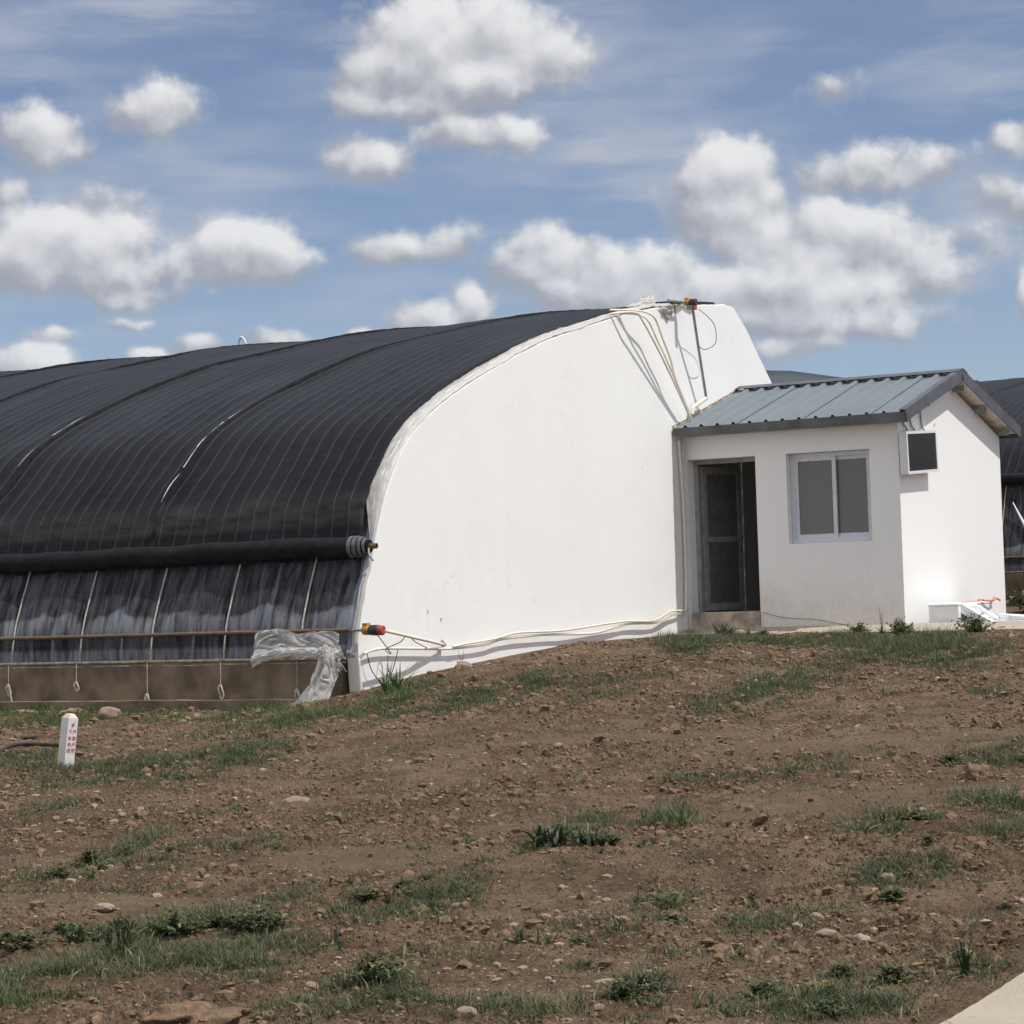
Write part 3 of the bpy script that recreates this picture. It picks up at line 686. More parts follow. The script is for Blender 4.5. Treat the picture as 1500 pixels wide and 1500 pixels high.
# window
WF = FYW + .12
w = MB(HO).box(-12.106, -12.05, WF, WF + .09, 2.139, 3.318).box(-11.005, -10.949, WF, WF + .09, 2.139, 3.318).box(-12.05, -11.005, WF, WF + .09, 3.265, 3.318).box(-12.05, -11.005, WF, WF + .09, 2.139, 2.20)
win = w.build('window', MT['taped'], hut)
def sash(x0, x1, y):
    s_ = MB(HO).box(x0, x0 + .05, y, y + .035, 2.2, 3.265).box(x1 - .05, x1, y, y + .035, 2.2, 3.265).box(x0 + .05, x1 - .05, y, y + .035, 3.215, 3.265).box(x0 + .05, x1 - .05, y, y + .035, 2.2, 2.252)
    o = s_.build('sash', MT['taped'], win); return o
sash(-12.05, -11.47, WF + .008); sash(-11.53, -11.005, WF + .048)
MB(HO).box(-12.0, -11.52, WF + .022, WF + .028, 2.252, 3.215).build('pane', MT['glass'], win)
MB(HO).box(-11.48, -11.055, WF + .062, WF + .068, 2.252, 3.215).build('pane', MT['glass'], win)
# roof
RX0, RX1, EY, RY, EY2, EZ, RZ, EZ2 = -13.60, -10.33, 27.95, 30.15, 32.55, 3.735, 4.385, 3.72
def slope(x, t, side, h=0.):
    """point on a roof slope, t 0 at the eave .. 1 at the ridge, h above the deck"""
    a = Vector((x, EY, EZ)) if side == 0 else Vector((x, EY2, EZ2)); b_ = Vector((x, RY, RZ)); n = Vector((0, -(RZ - EZ), RY - EY)).normalized() if side == 0 else Vector((0, (RZ - EZ2), EY2 - RY)).normalized()
    return a.lerp(b_, t) + n * h
PIT = .2335; NR = 14
for side in (0, 1):
    for k in range(0, NR, 4):
        n_ = min(4, NR - k); prf = []
        for i in range(n_):
            x = RX0 + .0 + (k + i) * PIT
            prf += [(x, .004), (x + .155, .004), (x + .178, .042), (x + .203, .042), (x + .228, .004)]
        xe = RX0 + (k + n_) * PIT - .009; prf = [q for q in prf if q[0] < RX1 - .01]; prf.append((min(xe, RX1), .004 if xe < RX1 else .004))
        V = []
        for t in (-.012 if side == 0 else 0, .25, .5, .75, 1):
            for (x, h) in prf: V.append(slope(x, t, side, h + .0025 * gn(x * 3, t * 4, 120)) - Vector(HO))
        Q = gridq(5, len(prf)); me = np_mesh('roof_sheet', V, Q if side == 0 else Q[:, ::-1], None, MT['zinc'], False)
        o = link('roof_sheet', me, hut); so = o.modifiers.new('solid', 'SOLIDIFY'); so.thickness = .002; so.offset = 1
    q = lambda x, t, h: slope(x, t, side, h)
    a, b_ = RX0, RX1
    MB(HO).hexa([q(a, 0, -.055), q(b_, 0, -.055), q(b_, .992, -.055), q(a, .992, -.055)], [q(a, 0, -.003), q(b_, 0, -.003), q(b_, .992, -.003), q(a, .992, -.003)]).build('roof_deck', MT['soffit'], hut)
for i in (4, 8, 12):
    xj = RX0 + i * PIT - .005; q = lambda x, t, h: slope(x, t, 0, h)
    MB(HO).hexa([q(xj - .006, -.01, .001), q(xj + .006, -.01, .001), q(xj + .006, .99, .001), q(xj - .006, .99, .001)], [q(xj - .006, -.01, .010), q(xj + .006, -.01, .010), q(xj + .006, .99, .010), q(xj - .006, .99, .010)]).build('sheet_joint', MT['felt'], hut)
# eave fascias
for y0, y1, zt in ((EY - .03, EY - .004, EZ + .004), (EY2 + .004, EY2 + .03, EZ2 + .004)):
    MB(HO).hexa([(RX0, y0, zt - .105), (RX1, y0, zt - .118), (RX1, y1, zt - .118), (RX0, y1, zt - .105)], [(RX0, y0, zt), (RX1, y0, zt + .008), (RX1, y1, zt + .008), (RX0, y1, zt)]).build('eave_fascia', MT['fascia'], hut)
# rake trims with a lip over the sheet
for side in (0, 1):
    q = lambda x, t, h: slope(x, t, side, h); t1 = 1.0; t0 = -.016
    m = MB(HO).hexa([q(RX1 + .001, t0, -.105), q(RX1 + .018, t0, -.105), q(RX1 + .018, t1, -.105), q(RX1 + .001, t1, -.105)], [q(RX1 + .001, t0, .045), q(RX1 + .018, t0, .045), q(RX1 + .018, t1, .045), q(RX1 + .001, t1, .045)])
    m.hexa([q(RX1 - .08, t0, .045), q(RX1 + .018, t0, .0455), q(RX1 + .018, t1, .0455), q(RX1 - .08, t1, .045)], [q(RX1 - .08, t0, .05), q(RX1 + .018, t0, .05), q(RX1 + .018, t1, .05), q(RX1 - .08, t1, .05)])
    m.build('rake_trim', MT['trim'], hut)
m = MB(HO)
c0, c1 = RX0, RX1 + .025
for side in (0, 1):
    q = lambda x, t, h: slope(x, t, side, h)
    m.hexa([q(c0, .925, .054), q(c1, .925, .054), q(c1, 1.0, .056), q(c0, 1.0, .056)], [q(c0, .925, .059), q(c1, .925, .059), q(c1, 1.0, .061), q(c0, 1.0, .061)])
m.build('ridge_cap', MT['trim'], hut)
# steel purlins poking out under the eaves
for side, ts in ((0, (.10, .48, .87)), (1, (.12, .52, .90))):
    for t in ts:
        p = slope(0, t, side, -.057)
        m = MB(HO); y, z = p.y, p.z - (.03 if side else .03)
        m.box(-13.5, RX1 - .06, y - .025, y + .025, z - .085, z).build('purlin', MT['steel'], hut)
# rough mortar line where the roof meets the end wall
m = MB(HO); P = [slope(-13.615, t, 0, .03 + .02 * gn(t * 30, 2, 130)) for t in np.linspace(0, 1.0, 60)]
m.tube(P, [.010 + .022 * abs(float(gn(t * 25, 4, 131))) for t in np.linspace(0, 1, 60)], 6).build('mortar_joint', MT['rust'], hut)
# small vent hole with a white sleeve in the gable, and wires up to the eaves
MB(HO).tube([(GX - .01, 29.6, 3.68), (GX + .012, 29.6, 3.68)], .022, 12).build('vent_sleeve', MT['pvc'], hut)
for y0, zc in ((28.34, 3.72), (28.62, 3.78), (29.02, 3.86)):
    MB(HO).tube(smooth_path([(GX + .05, y0 + .12, 3.50), (GX + .03, y0 + .11, 3.57), (GX + .022, y0 + .03, 3.63), (GX + .022, y0, zc)]), .012, 7).build('conduit', MT['grey'], hut)
# thin crack wire along the foot of the front wall
MB(HO).tube(smooth_path([(-12.53, FYW - .006, 1.25), (-12.2, FYW - .006, 1.17), (-11.8, FYW - .006, 1.14), (-11.45, FYW - .006, 1.075), (-11.3, FYW - .006, 1.05)]), .004, 5).build('ground_wire', MT['grey'], hut)

# ------------------------------------------------------------------ dark panel on the gable
BX = GX + .05; c = Vector((GX + .1, 28.70, 3.265)); ti = math.radians(3.4)
dp = empty('display_box', (GX + .03, 28.70, 2.96), label='white framed box with a dark screen hung crookedly high on the hut gable', cat='display')
def bxp(m, y0, y1, z0, z1, x0, x1):
    f = lambda x, a, b_: (x - dp.location.x, c.y + a * math.cos(ti) - b_ * math.sin(ti) - dp.location.y, c.z + a * math.sin(ti) + b_ * math.cos(ti) - dp.location.z)
    m.hexa([f(x0, y0, z0), f(x1, y0, z0), f(x1, y1, z0), f(x0, y1, z0)], [f(x0, y0, z1), f(x1, y0, z1), f(x1, y1, z1), f(x0, y1, z1)]); return m
hw, hh = .565, .275
m = bxp(MB(), -hw, hw, -hh, hh, GX + .045, GX + .135)
for a in ((-hw, hw, hh - .035, hh), (-hw, hw, -hh, -hh + .038), (-hw, -hw + .04, -hh + .038, hh - .035), (hw - .035, hw, -hh + .038, hh - .035)): bxp(m, a[0], a[1], a[2], a[3], GX + .135, GX + .15)
m.build('casing', MT['pvc'], dp)
bxp(MB(), -hw + .041, hw - .036, -hh + .039, hh - .036, GX + .1352, GX + .142).build('screen', MT['panelblack'], dp)
bxp(bxp(MB(), -.4, -.3, -.2, .2, GX + .0, GX + .045), .3, .4, -.2, .2, GX + .0, GX + .045).build('bracket', MT['steel'], dp)

# ------------------------------------------------------------------ motors and their pipes
def motor(label, loc, tilt, arm, sc=1., down=False):
    r = empty('roll_motor', loc, label=label, cat='motor', group='roll-up motors on the greenhouse end wall')
    def T(p): v = Vector(p) * sc; return (v.x, v.y, v.z)
    MB().tube([T((-.13, 0, 0)), T((-.0, 0, 0))], .016 * sc, 8).build('drive_shaft', MT['steel'], r)
    m = MB().tube([T((0, 0, 0)), T((.012, 0, 0)), T((.075, 0, 0)), T((.09, 0, -.003))], [.03 * sc, .052 * sc, .055 * sc, .045 * sc], 14).box(*[q * sc for q in (.015, .075, -.035, .035, .035, .072)])
    m.build('gearbox', MT['yellow'], r, bevel=.004)
    MB().tube([T((.091, 0, -.003)), T((.10, 0, -.003)), T((.20, 0, -.006)), T((.206, 0, -.006))], [.045 * sc, .056 * sc, .056 * sc, .05 * sc], 18).build('motor_body', MT['blackpaint'], r)
    if down:
        MB().box(*[q * sc for q in (.05, .15, -.05, .05, -.115, -.05)]).build('limit_box', MT['grey'], r, bevel=.005)
        MB().box(*[q * sc for q in (.151, .20, -.045, .045, -.125, -.058)]).build('end_cap', MT['red'], r, bevel=.01)
    else:
        MB().tube([T((.207, 0, -.006)), T((.255, 0, -.008)), T((.262, 0, -.008))], [.054 * sc, .052 * sc, .04 * sc], 14).build('end_cap', MT['red'], r, bevel=.004)
    for nm, mt, pts, rad in arm:
        MB(loc).tube(smooth_path(pts) if len(pts) > 3 else pts, rad, 8).build(nm, MT[mt], r)
    return r
motor('roll motor with red end cap low at the greenhouse corner, ending the vent pipe', (-13.52, 20.22, 1.275), 0,
      [('support_arm', 'pvc_cream', [(-13.262, 20.24, 1.262), (-13.40, 21.2, 1.14), (-13.55, 21.86, 1.066)], .017), ('arm_clamp', 'steel', [(-13.56, 21.84, 1.10), (-13.56, 21.9, 1.06), (-13.595, 21.9, 1.05)], .02),
       ('cable', 'rubber', [(-13.33, 20.22, 1.21), (-13.36, 20.5, 1.02), (-13.53, 20.66, 1.06), (-13.4, 20.75, 1.13), (-13.36, 20.82, 1.2), (-13.40, 21.05, 1.12), (-13.54, 21.5, 1.04)], .005),
       ('loop_cable', 'rubber', [(-13.55, 20.33, 1.03), (-13.55, 20.40, .86), (-13.55, 20.55, .73), (-13.55, 20.68, .70), (-13.55, 20.78, .78), (-13.55, 20.90, .98), (-13.55, 20.93, 1.05)], .005)])
motor('roll motor on a pole at the top of the white end wall', (-13.48, 28.18, 5.44), 0,
      [('pole', 'steel', [(-13.38, 28.22, 5.34), (-13.44, 28.50, 4.78), (-13.50, 28.80, 4.19)], .02), ('pole_foot', 'pvc_cream', [(-13.50, 28.82, 4.20), (-13.53, 28.42, 4.04), (-13.53, 28.40, 3.95)], .028),
       ('pole_shaft', 'steel', [(-13.50, 27.72, 5.43), (-13.48, 28.18, 5.45)], .02), ('stay', 'steel', [(-13.55, 28.0, 5.42), (-13.55, 28.02, 5.30)], .012),
       ('cable', 'rubber', [(-13.32, 28.28, 5.35), (-13.33, 28.75, 5.2), (-13.35, 28.85, 4.95), (-13.39, 28.58, 4.83), (-13.435, 28.465, 4.89)], .005)], sc=.85, down=True)
MB((WX, WY, WZ)).tube(smooth_path([(-13.95, 27.75, 5.42), (-13.8, 27.9, 5.43), (-13.6, 28.1, 5.45), (-13.5, 28.18, 5.45)]), .022, 8).build('top_roll_pipe', MT['felt'], gh)

# conduits on the end wall
def cond(label, pts, r=.014, mat='pvc_cream', name='conduit_pipe', group='white conduits on the greenhouse end wall'):
    P = smooth_path(pts); o = MB(P[0]).tube(P, r, 8).build(name, MT[mat]); o.location = P[0]; return tag(o, label, 'conduit', group)
xw = -13.55
cond('cream conduit rising at the wall corner and running along the wall foot to the hut', [(-13.53, 20.19, .42), (-13.535, 20.16, .9), (-13.54, 20.192, .991), (xw, 20.344, 1.042), (xw, 20.638, 1.067), (xw, 21.284, 1.043), (xw, 22.003, 1.017), (xw, 22.761, 1.036), (xw, 23.166, 1.084), (xw, 24.201, 1.102), (xw, 25.305, 1.081), (xw, 25.89, 1.131), (xw, 26.374, 1.172), (xw, 27.121, 1.166), (xw, 27.57, 1.253), (-13.57, 27.90, 1.271), (-13.57, 28.07, 1.36), (-13.57, 28.11, 2.531), (-13.57, 28.04, 3.58)], .0155)
xw = -13.525
cond('second cream conduit sagging loosely beside the long one at the foot of the wall', [(xw, 22.019, 1.035), (xw, 22.254, 1.055), (xw, 22.888, 1.09), (xw, 23.486, 1.145), (xw, 24.541, 1.14), (xw, 25.729, 1.19), (xw, 26.27, 1.205), (xw, 27.0, 1.195), (xw, 27.5, 1.30), (-13.55, 27.92, 1.31), (-13.575, 28.12, 1.40), (-13.575, 28.155, 2.5), (-13.575, 28.15, 3.55)], .0135)
cond('straight lower conduit of the bundle slanting down from the roof edge', [(-13.62, 26.25, 5.13), (-13.42, 26.55, 5.16), (-13.40, 26.75, 5.06), (-13.43, 27.409, 4.57), (-13.5, 28.253, 3.903), (-13.52, 28.30, 3.83)], .014)
cond('upper conduit bent over the roof edge in a wide curve above the bundle', [(-13.64, 26.3, 5.19), (-13.45, 26.704, 5.20), (-13.40, 26.957, 5.171), (-13.39, 27.11, 5.103), (-13.40, 27.294, 4.899), (-13.42, 27.556, 4.637), (-13.44, 27.716, 4.412), (-13.47, 28.012, 4.144), (-13.5, 28.287, 3.905), (-13.52, 28.33, 3.84)], .014)
cond('middle conduit of the slanting bundle, tied to the lower one', [(-13.60, 26.5, 5.16), (-13.42, 26.836, 5.124), (-13.42, 27.193, 4.85), (-13.44, 27.717, 4.38), (-13.5, 28.224, 3.93), (-13.52, 28.27, 3.86)], .013)

# torn film hanging at the corner of the footing
tr = empty('torn_film', (-14.3, 20.1, .47), label='torn sheet of clear plastic tied over the footing, its end trailing to the grass', cat='plastic sheet')
TO = tuple(tr.location)
def sheet(name, P, nu, nv, seed, amp, fr=3., parent=tr):
    """P(u, v) -> point; crumpled"""
    V = []; uv = []
    for i in range(nu):
        for j in range(nv):
            u, v = i / (nu - 1), j / (nv - 1); p = Vector(P(u, v)) - Vector(TO)
            a = amp(u, v) if callable(amp) else amp
            c = lambda s_: float(1.5 * np.abs(gn(u * fr * 1.1 + s_ + v * 1.3, v * fr * .7 + seed, 140)) - .3 + .22 * np.abs(gn(u * fr * 3.1 + s_, v * fr * 2.2 - u * 2 + seed, 141)))
            V.append((p.x + a * .4 * c(3), p.y - abs(a * c(7)) - a * .3, p.z + a * .5 * c(11))); uv.append((u * 2, v))
    return link(name, np_mesh(name, V, gridq(nu, nv), None, MT['torn'], True, uv=uv), parent)
sheet('flat_sheet', lambda u, v: (-14.90 + u * 1.1, 20.19 + .03 * v, .915 + .10 * math.sin(min(u * 3, PI / 2)) + .03 * math.sin(u * 9) + v * (.335 - .12 * u)), 90, 40, 2, lambda u, v: .05 + .04 * (1 - v), 3)
sheet('gathered_roll', lambda u, v: (-14.86 + u * 1.15, 20.13 - .05 * math.sin(v * PI), .98 + .06 * math.sin(u * 4) + .07 * u + (v - .5) * (.13 + .10 * u) * (1 - .5 * math.sin(u * PI))), 100, 26, 5, .06, 5)
sheet('trailing_end', lambda u, v: (-14.20 + .05 * math.sin(v * 3) + (.40 + .04 * v) * u * (1 - .50 * v) + .27 * v, 20.06 - .12 * (1 - v) - .16 * (1 - v) ** 2 + .05 * math.sin(u * 9), .43 + v * .62), 54, 60, 9, .085, 4)
sheet('knot', lambda u, v: (-13.88 + .17 * math.cos(u * 6.28) * math.sin(v * PI) * .6 - .03, 20.1 - .05 * math.sin(u * 6.28) * math.sin(v * PI), 1.02 + .17 * (v - .5) * 1.4), 40, 24, 12, .07, 4)
m = MB(TO)
RNG2 = random.Random(4)
for i in range(40):
    a = Vector((-13.80 + RNG2.uniform(-.06, .08), 20.08 + RNG2.uniform(-.03, .03), 1.0 + RNG2.uniform(-.06, .06))); q = a + Vector((RNG2.uniform(-.09, .12), RNG2.uniform(-.06, .02), RNG2.uniform(-.14, .02)))
    m.tube(smooth_path([a, a.lerp(q, .5) + Vector((0, -.02, .03)), q], 4), .004, 4)
m.build('frayed_string', MT['rope'], tr)

# ------------------------------------------------------------------ cable marker post
px_, py_ = -13.18, 15.13; pz_ = gz(px_, py_)
po = empty('marker_post', (px_, py_, pz_), label='short white warning post with red lettering, leaning in the grass', cat='marker post')
po.rotation_euler = Matrix.Rotation(math.radians(7), 3, Vector((-SN, CS, 0))).to_euler()
po.rotation_euler = (Matrix.Rotation(math.radians(7), 3, Vector((-SN, CS, 0))) @ Matrix.Rotation(math.radians(-13), 3, 'Z')).to_euler()
H = .455; q = .0505
MB().hexa([(-q, -q, -.15), (q, -q, -.15), (q, q, -.15), (-q, q, -.15)], [(-q, -q, H - .025), (q, -q, H - .025), (q, q, H - .025), (-q, q, H - .025)]).build('shaft', MT['post'], po, bevel=.003)
MB().hexa([(-q, -q, H - .0245), (q, -q, H - .0245), (q, q, H - .0245), (-q, q, H - .0245)], [(-.026, -.026, H + .012), (.026, -.026, H + .012), (.026, .026, H + .012), (-.026, .026, H + .012)]).build('cap', MT['post_top'], po, bevel=.004)
bolt = [(.016, .0), (.008, .030), (-.012, .0), (-.001, .0), (-.018, -.034), (.014, -.006), (.003, -.006)]
bolt = [(.020, .034), (-.020, -.002), (-.002, -.001), (-.020, -.034), (.022, .006), (.004, .006)]
MB().prism([(q + .0005, y, .372 + z) for y, z in bolt], (.0012, 0, 0)).build('lightning_mark', MT['paint_red'], po)
def glyph(ch, y, z, size):
    cu = bpy.data.curves.new('lettering', 'FONT'); cu.body = ch; cu.size = size; cu.extrude = .0006; cu.align_x = 'CENTER'
    t = bpy.data.objects.new('lettering', cu); COL.objects.link(t); bpy.context.view_layer.update()
    me = bpy.data.meshes.new_from_object(t.evaluated_get(bpy.context.evaluated_depsgraph_get()))
    bpy.data.objects.remove(t); me.materials.clear(); me.materials.append(MT['paint_red'])
    R_ = Matrix(((0, 0, 1, q + .0012), (1, 0, 0, y), (0, 1, 0, z), (0, 0, 0, 1))); me.transform(R_)
    return link('lettering', me, po)
for col, y in (('严禁开挖', .023), ('下有电缆', -.022)):
    for i, ch in enumerate(col): glyph(ch, y, .298 - i * .052, .042)

# ------------------------------------------------------------------ hoses
def hose(label, pts, r):
    P = [(x, y, gz(x, y) + r * (.9 if not k else k)) for x, y, k in pts]; P = smooth_path(P, 6); o0 = P[0]
    o = MB(o0).tube(P, r, 10).build('hose', MT['hose']); o.location = o0; return tag(o, label, 'hose', 'black hoses in the grass')
hose('thicker black hose running past the foot of the marker post', [(-15.15, 16.2, 1), (-15.32, 16.67, 1), (-15.42, 17.0, 1.5), (-15.0, 17.05, 1), (-14.75, 17.03, .6), (-14.45, 16.95, -.6), (-14.2, 16.9, -2.5)], .019)
hose('thinner black hose end lying farther left, towards the greenhouse footing', [(-17.4, 18.6, 1), (-16.79, 18.28, 1.2), (-16.16, 17.88, 1), (-15.75, 17.66, 1.6)], .017)

# ------------------------------------------------------------------ foam box, lids, straps
fb = empty('foam_box', (-10.17, 29.3, 1.04), label='white foam box standing on the ground against the hut gable', cat='foam box', rz=math.radians(4))
L_, W_, Hh = .84, .20, .255
# long foam chest: base and lid line
MB().box(-W_, W_, -L_, L_, -.06, Hh - .035).build('chest', MT['foam'], fb, bevel=.012)
MB().box(-W_ - .006, W_ + .006, -L_ - .006, L_ + .006, Hh - .034, Hh).build('chest_lid', MT['foam'], fb, bevel=.012)
so = empty('orange_strap', (-10.0, 29.55, 1.297), label='orange strap with two raised loops lying on top of the foam box', cat='strap')
MB().tube(smooth_path([(-.03, -.62, .004), (.0, -.3, .006), (.02, -.15, .012), (.03, -.02, .025), (.04, .1, .012), (.05, .25, .006), (.06, .38, .012), (.05, .5, .032), (.04, .62, .025), (.04, .72, .004)]), [.008] * 18 + [.014] * 37, 6).build('webbing', MT['orange'], so)
MB().tube(smooth_path([(.03, -.10, .02), (.0, -.03, .03), (-.03, .05, .012)]), .014, 6).tube(smooth_path([(.05, .44, .02), (.02, .54, .045), (-.02, .64, .012)]), .018, 6).build('loop', MT['orange'], so)
def tray(name, loc, rot, L, W, T, label):
    r = empty(name, loc, label=label, cat='foam lid', group='foam lids beside the hut'); r.rotation_euler = rot
    MB().box(-L, L, -W, W, -T, 0).build('panel', MT['foam'], r, bevel=.008)
    MB().box(-L, L, -W, -W + .05, .0005, .05).box(-L, L, W - .05, W, .0005, .05).box(-L, -L + .05, -W + .0505, W - .0505, .0005, .05).box(L - .05, L, -W + .0505, W - .0505, .0005, .05).build('rim', MT['foam'], r, bevel=.006)
    return r
tray('foam_slab', (-9.66, 28.72, 1.10), (0, math.radians(30), math.radians(-7)), .29, .19, .06, 'foam lid leaning against the foam box with its hollow side up')
tray('foam_slab', (-9.12, 28.95, 1.055), (math.radians(3), math.radians(5), math.radians(38)), .36, .24, .06, 'foam lid lying flat on the ground at the far corner of the hut')
tag(MB().hexa([(-.05, -.04, 0), (.05, -.03, 0), (.04, .05, 0), (-.05, .04, 0)], [(-.03, -.04, .05), (.05, -.02, .035), (.03, .04, .06), (-.04, .03, .03)]).build('orange_scrap', MT['orange'], None, bevel=.008), 'small orange scrap beside the flat foam lid', 'scrap').location = (-8.42, 28.45, 1.05)

# ------------------------------------------------------------------ stones
def ico(sub=2):
    import bmesh
    bm = bmesh.new(); bmesh.ops.create_icosphere(bm, subdivisions=sub, radius=1.); bm.verts.ensure_lookup_table()
    V = np.array([v.co[:] for v in bm.verts]); F = np.array([[v.index for v in f.verts] for f in bm.faces]); bm.free(); return V, F
I1 = ico(1); I2 = ico(2); I3 = ico(4)
def rock_shape(V, seed, rough=.35, flat=1.):
    d = 1 + rough * (gn(V[:, 0] * 1.3 + seed, V[:, 1] * 1.3 + V[:, 2] * 1.1, seed) + .5 * gn(V[:, 0] * 3 + seed, V[:, 2] * 3 - V[:, 1] * 2, seed + 1) + .22 * gn(V[:, 0] * 8 + seed, V[:, 2] * 8 - V[:, 1] * 6, seed + 2))
    W = V * d[:, None]; W[:, 2] *= flat; return W
def rock(label, x, y, sx, sy, sz, rz, seed, sink=.3, rough=.35, name='stone', mat='stone'):
    W = rock_shape(I3[0], seed, rough) * np.array([sx, sy, sz])
    me = np_mesh(name, W, None, I3[1], MT[mat], True, {'rnd': np.full(len(W), (seed * .37) % 1)})
    o = link(name, me); o.location = (x, y, float(base_h(x, y)) + sz * (1 - 2 * sink) * .6); o.rotation_euler = (0, 0, rz); return tag(o, label, 'stone')
rock('smooth brown stone in the grass near the marker post', -16.3, 19.45, .135, .10, .085, .3, 3, .15, .2)
rock('large cracked boulder of hardened earth at the bottom edge of the field', -5.56, 7.10, .20, .15, .06, .5, 8, .35, .9, 'earth_boulder', 'clod')
rock('small round pebble-smooth stone right of the cracked boulder', -5.49, 7.76, .032, .028, .026, .1, 12, -.15, .2)
rock('pinkish flat stone at the bottom edge, right of the round stone', -4.62, 7.53, .05, .035, .03, .2, 17, .1, .25)
rock('pale stone at the right end of the grassy strip', -4.2, 10.84, .045, .03, .032, .4, 23, .05, .25)
rock('angular pale slab tilted in the grass left of the brown stone', -17.0, 19.65, .14, .05, .05, .9, 31, .2, .5)
rock('reddish square brick-like stone on the bare soil in the right foreground', -4.14, 9.8, .032, .026, .026, .6, 37, .05, .4)
rock('long flat pale stone half sunk in the right foreground', -3.97, 9.5, .055, .03, .02, .5, 41, .25, .3)
rock('brown lump of a stone right of the long flat stone', -3.75, 9.36, .04, .032, .03, .1, 43, .2, .4)
rock('grey flat stone among weeds at the bottom of the field', -4.4, 8.26, .06, .03, .02, .35, 47, .2, .3)
rock('flat stone alone on the soil in the left middle of the field', -9.27, 12.99, .10, .05, .04, .5, 53, .2, .3)
rock('yellowish stone lying at the foot of the white end wall', -13.2, 21.7, .09, .07, .06, .5, 59, .1, .3)
rock('left one of two rounded stones under the pavement edge by the door', -12.5, 27.42, .08, .06, .05, .5, 61, .1, .2)
rock('right one of two rounded stones under the pavement edge by the door', -12.2, 27.45, .07, .055, .05, .2, 67, .1, .2)
rock('pale boulder sunk in the grass at the left edge below the footing', -17.65, 19.6, .15, .08, .05, .5, 71, .3, .4)
rock('dark clod standing up on the right side of the field', -4.95, 14.4, .07, .06, .07, .5, 73, .1, .6, 'earth_lump', 'clod')['category'] = 'earth lump'
rock('pale flat stone between weeds left of the big thistle', -7.78, 9.2, .055, .035, .022, .4, 79, .15, .3)

I0 = ico(1); I0 = (np.array([[0,0,1.],[.894,0,.447],[.276,.851,.447],[-.724,.526,.447],[-.724,-.526,.447],[.276,-.851,.447],[.724,.526,-.447],[-.276,.851,-.447],[-.894,0,-.447],[-.276,-.851,-.447],[.724,-.526,-.447],[0,0,-1.]]),
  np.array([[0,1,2],[0,2,3],[0,3,4],[0,4,5],[0,5,1],[1,6,2],[2,7,3],[3,8,4],[4,9,5],[5,10,1],[6,7,2],[7,8,3],[8,9,4],[9,10,5],[10,6,1],[11,7,6],[11,8,7],[11,9,8],[11,10,9],[11,6,10]]))
def scatter(name, n, size, mat, seed, flatr, rough, pred, power=2.6, base=None):
    r = np.random.default_rng(seed); N3 = n * 6
    a = np.radians(r.uniform(-16.5, 16.5, N3)); d = 6.2 + (r.random(N3) ** .9) * 22
    th = math.radians(30); x = d * (np.sin(a) * math.cos(th) - np.cos(a) * math.sin(th)); y = d * (np.sin(a) * math.sin(th) + np.cos(a) * math.cos(th))
    ok = (y < 27.5) & ((x > -13.4) | (y < 19.9)) & (x < -2.95); ok &= r.random(N3) < pred(x, y)
    x = x[ok][:n]; y = y[ok][:n]; d = d[ok][:n]; n = len(x)
    sz = np.minimum(size[0] * (1 - r.random(n)) ** (-1 / power), size[1]) * (.75 + .03 * d)
    z = ground_h(x, y); V0, F0 = base or I1; m_ = len(V0)
    shp = np.stack([rock_shape(V0, k * 5 + seed, rough) for k in range(24)])[r.integers(0, 24, n)]          # n, m, 3
    el = r.uniform(.55, 1., n); f = r.uniform(*flatr, n); rz = r.uniform(0, 6.28, n); c, s_ = np.cos(rz), np.sin(rz)
    X = shp[:, :, 0] * sz[:, None]; Y = shp[:, :, 1] * (sz * el)[:, None]; Z = shp[:, :, 2] * (sz * f)[:, None]
    P = np.stack([X * c[:, None] - Y * s_[:, None] + x[:, None], X * s_[:, None] + Y * c[:, None] + y[:, None], Z + (z + sz * f * .25)[:, None]], -1).reshape(-1, 3)
    F = (F0[None] + (np.arange(n) * m_)[:, None, None]).reshape(-1, 3)
    me = np_mesh(name, P, None, F, MT[mat], False, {'rnd': np.repeat(r.random(n), m_)})
    return tag(link(name, me), kind='stuff')
stony = lambda x, y: np.clip((.35 + 1.4 * gn(x * .55, y * .55, 150)) * (1 - .85 * smooth_strip(x, y)) + .5 * np.exp(-((x + 4.2) / 1.2) ** 2 - ((y - 9.0) / 1.4) ** 2) + .35 * np.exp(-((x + 9) / 2.5) ** 2 - ((y - 13.2) / 1.6) ** 2), .03, 1)
cloddy = lambda x, y: np.clip((.45 + 1.2 * gn(x * .8, y * .8, 9) + .9 * gn(x * 2.6, y * 2.6, 19)) * (1 - .9 * smooth_strip(x, y)), .05, 1)
scatter('gravel', 5600, (.006, .028), 'stone', 5, (.35, .7), .8, stony, 2.4)
scatter('soil_clods', 9000, (.011, .04), 'clod', 6, (.5, .95), 1.3, cloddy, 2.8)
scatter('soil_crumbs', 42000, (.005, .016), 'clod', 16, (.6, 1.1), 1.2, cloddy, 2.6, I0)

